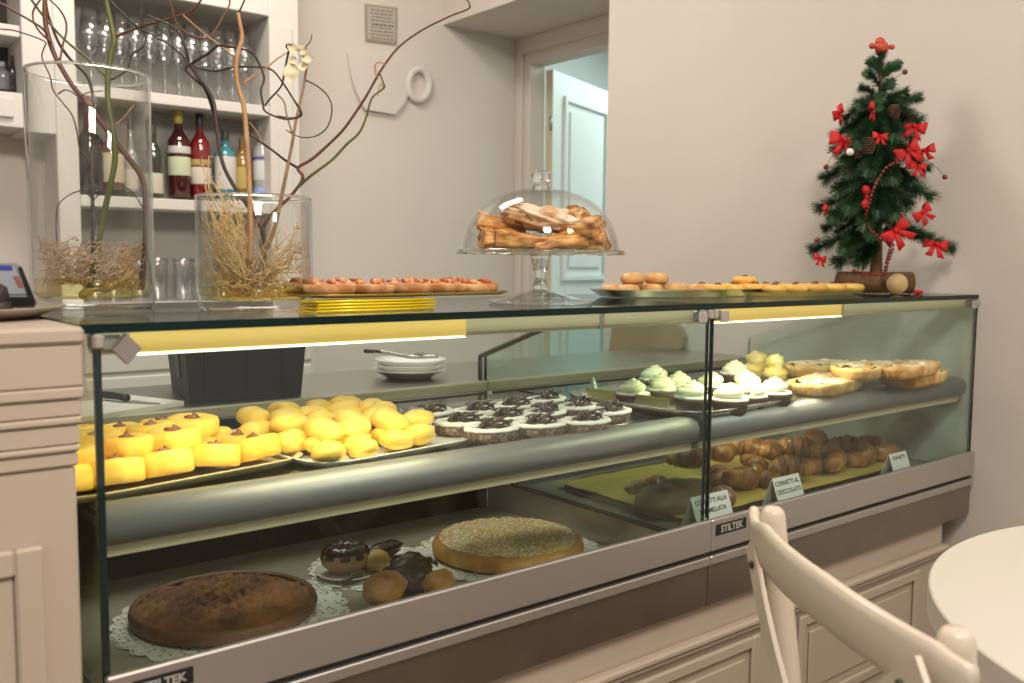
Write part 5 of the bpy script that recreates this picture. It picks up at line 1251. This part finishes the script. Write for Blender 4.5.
# string of red beads, pine cones, berries on wires
M_BEAD = mat('red_beads', (.20,.012,.014), .25, coat=.5)
bp_ = smooth_path([tq(*a) for a in ((900,160,-.12),(886,168,-.13),(876,184,-.135),(870,200,-.13),(866,222,-.12),(880,238,-.125),(893,244,-.12),(888,262,-.10),(884,274,-.08),(868,274,-.09),(852,270,-.08))], 12)
mb = MB(); acc = 0; last = bp_[0]
for p in bp_:
    if (p-last).length >= .0088 or p is bp_[0]: mb.blob(p, (.0043,.0043,.0043), 8, 6); last = p
mb.tube(bp_, .0009, 5); o = build('bead_garland', mb, M_BEAD); tag(o, 'string of dark red beads winding down the front of the tree', 'garland')
bp_ = smooth_path([tq(*a) for a in ((892,240,-.10),(889,252,-.09),(886,264,-.08),(884,275,-.07))], 8); mb = MB(); last = None
for p in bp_:
    if last is None or (p-last).length >= .008: mb.blob(p, (.004,.004,.004), 8, 6); last = p
mb.tube(bp_, .0008, 5); o = build('bead_strand', mb, M_BEAD); tag(o, 'short hanging strand of red beads right of the tree trunk', 'garland')
M_CONE = mat('pine_cone', (.06,.028,.016), .7, c2=(.12,.06,.03), ns=60)
def cone_at(u, v, dd, s_, txt, cat='pine cone'):
    c = tq(u, v, dd); mb = MB(); mb.blob(c, (.010*s_,.010*s_,.017*s_), 12, 10)
    for ring in range(7):
        zz = (ring/6-.5)*.030*s_; rad = .0115*s_*math.sqrt(max(.05, 1-(zz/(.019*s_))**2))
        for k in range(9):
            a = 2*math.pi*(k+.5*(ring%2))/9; mb.blob(c + Vector((math.cos(a)*rad, math.sin(a)*rad, zz)), (.0042*s_,.0042*s_,.0022*s_), 6, 4)
    o = build('pine_cone', mb, M_CONE); tag(o, txt, cat, 'pine cones on the small tree')
cone_at(868,146,-.11,1.25,'dark pine cone hanging in the upper centre of the tree'); cone_at(894,112,-.07,1.1,'dark pine cone near the top of the tree, at right'); cone_at(858,152,-.09,1.0,'dark pine cone left of the upper centre of the tree')
cone_at(848,170,-.09,.9,'brown pine cone in the left middle of the tree')
for (u0,v0,u1,v1,txt) in ((925,160,945,177,'red berry on a wire sticking out at the right of the tree'),(838,150,826,167,'red berry on a wire at the left middle of the tree'),(836,238,817,240,'red berry on a wire at the lower left of the tree'),(890,85,905,72,'small bud on a wire near the tree top, at right')):
    p0, p1 = tq(u0,v0,-.02), tq(u1,v1,-.02); t = thing('berry_pick', p0, txt, 'berry', 'berries on wires'); mb = MB(); mb.tube(smooth_path([p0, p0.lerp(p1,.5)+Vector((0,0,.006)), p1], 4), .0008, 5); build('wire', mb, M_BR_DRK, t)
    mb = MB(); mb.blob(p1, (.0072,.0072,.0072), 12, 10); build('berry', mb, M_BEAD if v1 != 72 else M_CONE, t)
p = tq(850,152,-.10); mb = MB(); mb.blob(p, (.011,.010,.010), 14, 10); o = build('white_bauble', mb, M_PORC); tag(o, 'small white bauble left of centre on the tree', 'bauble')
q = tq(918,291,-.02); mb = MB(); mb.blob((q.x,q.y,T+.006), (.020,.012,.0055), 12, 8, .3, 3, 2); o = build('red_ribbon_scrap', mb, M_BOW); tag(o, 'red ribbon scrap lying beside the log at the right end', 'ribbon')

# ------------------------------------------------------------------ rear worktop: black box, board and knife, plates and tongs
WZ = -.2288
t0 = pt(240,400,'z',WZ)
a, b = pt(190,403,'z',WZ), pt(301,396,'z',WZ); a.z = b.z = 0; ux = (b-a).normalized(); uy = Vector((-ux.y, ux.x, 0)); bw_ = (b-a).length
zt2 = pt(250,338,'y',(a.y+b.y)/2+.0).z
t = thing('black_bin', (a.x+ux.x*bw_/2+uy.x*.1, a.y+ux.y*bw_/2+uy.y*.1, T+WZ+.001), 'black plastic storage bin on the steel worktop behind the case', 'bin')
def bfr(x, y, z): return Vector((a.x,a.y,0)) + ux*x + uy*y + Vector((0,0,z))
hz = zt2+.012-(T+WZ)
mb = MB(); n = 0
def ringr(off, z, inset=0): 
    return [mb._v(bfr(x, y, T+WZ+.001+z)) for x, y in ((-off+inset,-off+inset),(bw_+off-inset,-off+inset),(bw_+off-inset,.24+off-inset),(-off+inset,.24+off-inset))]
rs = [ringr(0,0), ringr(.012,hz), ringr(.018,hz), ringr(.018,hz+.006), ringr(.010,hz+.006), ringr(-.004,.006)]
for A_, B_ in zip(rs, rs[1:]):
    for k in range(4): mb._f([A_[k], A_[(k+1)%4], B_[(k+1)%4], B_[k]], False)
mb._f(rs[0][::-1], False); mb._f(rs[-1], False); M_BIN = mat('bin_plastic', (.013,.011,.008), .5, spec=.25); build('body', mb, M_BIN, t)
for x in (.03, bw_*.5, bw_*.82): 
    mb = MB(); mb.box((0,0,0),(0,0,0)) if False else None
    mb.prism([(x,.014),(x+.020,.014),(x+.020,hz-.01),(x,hz-.01)], lambda p_, q_, d_: bfr(p_, -.0005 - .012*(q_/hz) - d_, T+WZ+.001+q_), 0, .003); build('rib', mb, M_BIN, t)
mb = MB(); mb.prism([(.08,hz*.30),(.13,hz*.30),(.13,hz*.68),(.08,hz*.68)], lambda p_, q_, d_: bfr(-.0005-.012*(q_/hz)-d_, p_, T+WZ+.001+q_), 0, .002); build('handle_slot', mb, M_BLACK, t)
# white cutting board and knife
A_, B_, C_ = pt(104,417,'z',WZ+.004), pt(184,404,'z',WZ+.004), pt(150,390,'z',WZ+.004)
A_.z = B_.z = C_.z = 0
u_ = (B_-A_).normalized(); v_ = Vector((-u_.y, u_.x, 0)); 
t = thing('cutting_board', (A_.x, A_.y, T+WZ+.0005), 'white plastic cutting board with hand slot on the worktop at left', 'cutting board')
def cfr(x, y, z): return Vector((A_.x, A_.y, T+WZ+.0005+z)) + u_*x + v_*y
bl = (B_-A_).length; mb = MB()
for (x0, x1, y0, y1) in ((-.2,bl-.075,0,.17),(bl-.048,bl,0,.17),(bl-.075,bl-.048,0,.055),(bl-.075,bl-.048,.10,.17)):
    mb.prism([(x0,y0),(x1,y0),(x1,y1),(x0,y1)], cfr, 0, .010)
o = build('board', mb, mat('white_polyethylene', (.68,.67,.62), .5), t)
k0, k1, k2 = pt(100,391,'z',WZ+.028), pt(127,397,'z',WZ+.022), pt(160,404,'z',WZ+.012)
t = thing('knife', k0, 'knife with black handle lying on the white cutting board', 'knife')
k0.z = T+WZ+.021; k1.z = T+WZ+.020
mb = MB(); mb.tube(smooth_path([k0, k0.lerp(k1,.5)+Vector((0,0,.001)), k1], 3), [.007,.0085,.009,.0085,.008,.0085,.009], 10, True, .9); build('handle', mb, M_BLACK, t)
dv = (k2-k1); dv.z = 0; L_ = dv.length; dv.normalize(); nv = Vector((-dv.y, dv.x, 0))
mb = MB(); mb.prism([(0,-.006),(L_*.8,-.005),(L_,.002),(L_*.9,.006),(0,.006)], lambda x, y, d_: Vector((k1.x,k1.y,T+WZ+.0118)) + dv*x + nv*y + Vector((0,0,d_)), 0, .0016); build('blade', mb, M_STEEL, t)
# three stacked plates and tongs
pc = pt(409,378,'z',WZ); dpl = depth(pc); rpl = 37.5*dpl/FPX
for k in range(3):
    z0 = T+WZ+.0006+.0125*k + (.0 if k == 0 else .0)
    mb = MB(); s_ = 1-.025*k; mb.lathe([(0,.001),(rpl*.52,.001),(rpl*.54,.0),(rpl*.60,.002),(rpl*.80,.014),(rpl*s_,.024),(rpl*s_,.026),(rpl*.80,.0175),(rpl*.58,.0065),(0,.005)], (pc.x+.002*k,pc.y,z0), 48)
    o = build('plate', mb, M_PORC); tag(o, f'white porcelain plate, {["bottom","middle","top"][k]} one of the stack behind the case', 'plate', 'stacked plates')
zt3 = T+WZ+.0516+.003
def tg(u, v): q = ptd(u, v, dpl); q.z = max(q.z, zt3); return q
t = thing('serving_tongs', tg(400,355), 'metal serving tongs with dark handle lying on the plates', 'tongs')
h0, h1, h2, h3 = tg(364,351), tg(378,351.5), tg(398,355), tg(412,357)
mb = MB(); mb.tube([h0, h0.lerp(h1,.5), h1], [.006,.0068,.0045], 8, True, .8); build('handle', mb, M_BLACK, t)
M_TONG = mat('tong_steel', (.35,.34,.31), .3, 1.0)
for s_ in (-1, 1):
    off = Vector((0, .010*s_, 0)); mb = MB(); e = tg(436, 356)
    mb.tube(smooth_path([h1, h2+off*.6, h3+off, e+off], 4), .0026, 6, True, 2.0); build('arm', mb, M_TONG, t)
    mb = MB(); c = tg(422,355) + off; c.z = zt3+.006
    for k in range(5): q = c + Vector((.007*(k-2), 0, 0)); mb.tube([q + Vector((0,-.006,-.004)), q+Vector((0,0,.006)), q + Vector((0,.006,-.004))], .0016, 5)
    build('claw', mb, M_TONG, t)
# tan shape added on the right wall behind the case to imitate a reflection
def wr(u, v, d_): q = pt(u, v, 'x', XW); return q - Vector((d_, 0, 0))
t = thing('reflection_shape', wr(650,362,0), 'tan shape on the right wall low behind the cases, standing in for a reflection', 'reflection')
M_TAN = mat('tan_reflection', (.34,.23,.13), .9, c2=(.38,.26,.15), ns=8, bump=.1, bs=200)
mb = MB(); mb.prism([(618,322),(676,322),(684,327),(688,336),(687,347),(680,352),(614,353)], wr, .004, .030); build('upper_shape', mb, M_TAN, t)
mb = MB(); mb.prism([(636,350),(672,350),(668,358),(660,364),(650,366),(643,362)], wr, .002, .022); build('body', mb, mat('grey_tan_reflection', (.27,.20,.13), .9), t)

# ------------------------------------------------------------------ cross-back chair and round table at the right
M_CHAIR = mat('ivory_lacquer', (.66,.575,.475), .35, c2=(.64,.555,.455), ns=6, coat=.15)
H = .88
PL, PR = Vector((.766,-.405,0)), Vector((.542,-.763,0))
ax = (PR-PL).normalized(); nb = Vector((-ax.y, ax.x, 0))           # nb points away from the seat when nb.x < 0
if nb.x > 0: nb = -nb
wid = (PR-PL).length
cs = (PL+PR)/2 - nb*.235
t = thing('dining_chair', (cs.x, cs.y, 0), 'ivory cross-back dining chair with curved top rail, beside the round table', 'chair')
def cp_(s_, out, z): return PL + ax*(wid*s_) + nb*out + Vector((0,0,z))
# posts that run down into the rear legs
for s_, nm in ((0,'post'),(1,'post')):
    sg = -1 if s_ == 0 else 1
    base = PL if s_ == 0 else PR
    lean = RGT*(.030 if s_ == 0 else .012); lean.z = 0
    pts_ = [base + Vector((0,0,H-.001)), base + Vector((0,0,H-.004)), base + Vector((0,0,H-.012)), base + lean*.22 + Vector((0,0,H-.07)), base + lean*.55 + Vector((0,0,H-.15)), base + lean + Vector((0,0,.62)), base + lean*1.35 + Vector((0,0,.46)), base + nb*.0 + ax*sg*.012 + Vector((0,0,.2)), base + nb*.035 + ax*sg*.02 + Vector((0,0,0.0))]
    mb = MB(); sp_ = [pts_[0], pts_[1], pts_[1].lerp(pts_[2],.4), pts_[2], pts_[2]-Vector((0,0,.006))] + smooth_path(pts_[3:], 5); mb.tube(sp_, [(.0095,.0135,.0155,.0168)[i] if i < 4 else .0175 for i in range(len(sp_))], 14); build('rear_leg', mb, M_CHAIR, t)
# bent top rail, a tapering plank outside the posts
mb = MB(); K = 40; rows = []
for i in range(K+1):
    q = i/K; s_ = lerp(-.075, 1.10, q); bul = .030 + .036*(1-((s_-.5)/.55)**2)
    hgt = .030*min(1, max(.28, (q/.22)))**.8 if q < .5 else .030*min(1, max(.75, ((1-q)/.06)))**.6
    zc_ = H-.030 + (.012 if q < .08 else 0)*(1-q/.08) - .012*max(0,(q-.6)/.4); th = .0085
    sec = []
    for k in range(12):
        a_ = 2*math.pi*k/12; sec.append((th*math.copysign(abs(math.cos(a_))**.6, math.cos(a_)), hgt*math.copysign(abs(math.sin(a_))**.75, math.sin(a_))))
    rows.append([mb._v(cp_(s_, bul-.012+o_, zc_+z_)) for o_, z_ in sec])
for A_, B_ in zip(rows, rows[1:]):
    for k in range(12): mb._f([A_[k], A_[(k+1)%12], B_[(k+1)%12], B_[k]])
mb._f(rows[0][::-1]); mb._f(rows[-1]); rail = build('top_rail', mb, M_CHAIR, t)
# crossing slats of the back
for s0, s1, dz_ in ((-.035,.93,0),(1.045,.07,.004)):
    mb = MB(); pts_ = []
    for i in range(17):
        q = i/16; s_ = lerp(s0, s1, q); z_ = lerp(.825, .47, q); pts_.append((s_, .024 + (.018*(1-q) if dz_ else 0) + .030*math.sin(math.pi*q) - .03*q, z_ + (.022*(1-q) if dz_ else 0)))
    rows = []
    for i, (s_, o_, z_) in enumerate(pts_):
        c = cp_(s_, o_, z_); c2_ = cp_(*pts_[min(i+1,16)]); c0_ = cp_(*pts_[max(i-1,0)]); tg_ = (c2_-c0_).normalized(); w_ = tg_.cross(nb).normalized()*.015; n2 = tg_.cross(w_).normalized()*.0032
        rows.append([mb._v(c+w_+n2), mb._v(c+w_-n2), mb._v(c-w_-n2), mb._v(c-w_+n2)])
    for A_, B_ in zip(rows, rows[1:]):
        for k in range(4): mb._f([A_[k], A_[(k+1)%4], B_[(k+1)%4], B_[k]], False)
    mb._f(rows[0][::-1], False); mb._f(rows[-1], False); sl = build('cross_slat', mb, M_CHAIR, t)
    mb = MB(); c = cp_(*pts_[1]); mb.tube([c + nb*.0028, c + nb*.0065], .0055, 10); build('screw', mb, mat('screw_metal', (.10,.08,.06), .4, .8), sl)
# seat and front legs
mb = MB(); mb.lathe([(0,0),(.19,0),(.205,.010),(.205,.026),(.195,.032),(.17,.028),(0,.026)], (cs.x+.03, cs.y+.0, .44), 40); build('seat', mb, M_CHAIR, t)
for sg in (-1, 1):
    p0 = cs - nb*.12 + ax*sg*.13; mb = MB(); mb.tube([p0+Vector((0,0,.442)), p0 - nb*.02+ax*sg*.012+Vector((0,0,.22)), p0-nb*.045+ax*sg*.03], [.0175,.016,.014], 12); build('front_leg', mb, M_CHAIR, t)
# table
tc_ = Vector((1.275,-1.005,0)); rt_ = .566
t = thing('round_table', tc_, 'round white table at the right edge of the picture', 'table')
mb = MB(); mb.lathe([(0,.708),(rt_-.003,.708),(rt_-.0025,.7083),(rt_-.0003,.7105),(rt_,.711),(rt_,.7115),(rt_,.7465),(rt_,.747),(rt_-.0003,.7475),(rt_-.0025,.7497),(rt_-.003,.75),(rt_-.004,.75),(0,.75)], tc_, 96); build('tabletop', mb, mat('white_table_top', (.66,.625,.565), .35, coat=.1), t)
mb = MB(); mb.lathe([(0,.03),(.05,.03),(.045,.06),(.038,.12),(.038,.66),(.07,.70),(.09,.707),(0,.707)], tc_, 32); build('column', mb, M_CHAIR, t)
mb = MB(); mb.lathe([(0,0),(.25,0),(.255,.008),(.24,.02),(.07,.034),(0,.035)], tc_, 40); build('base', mb, M_CHAIR, t)
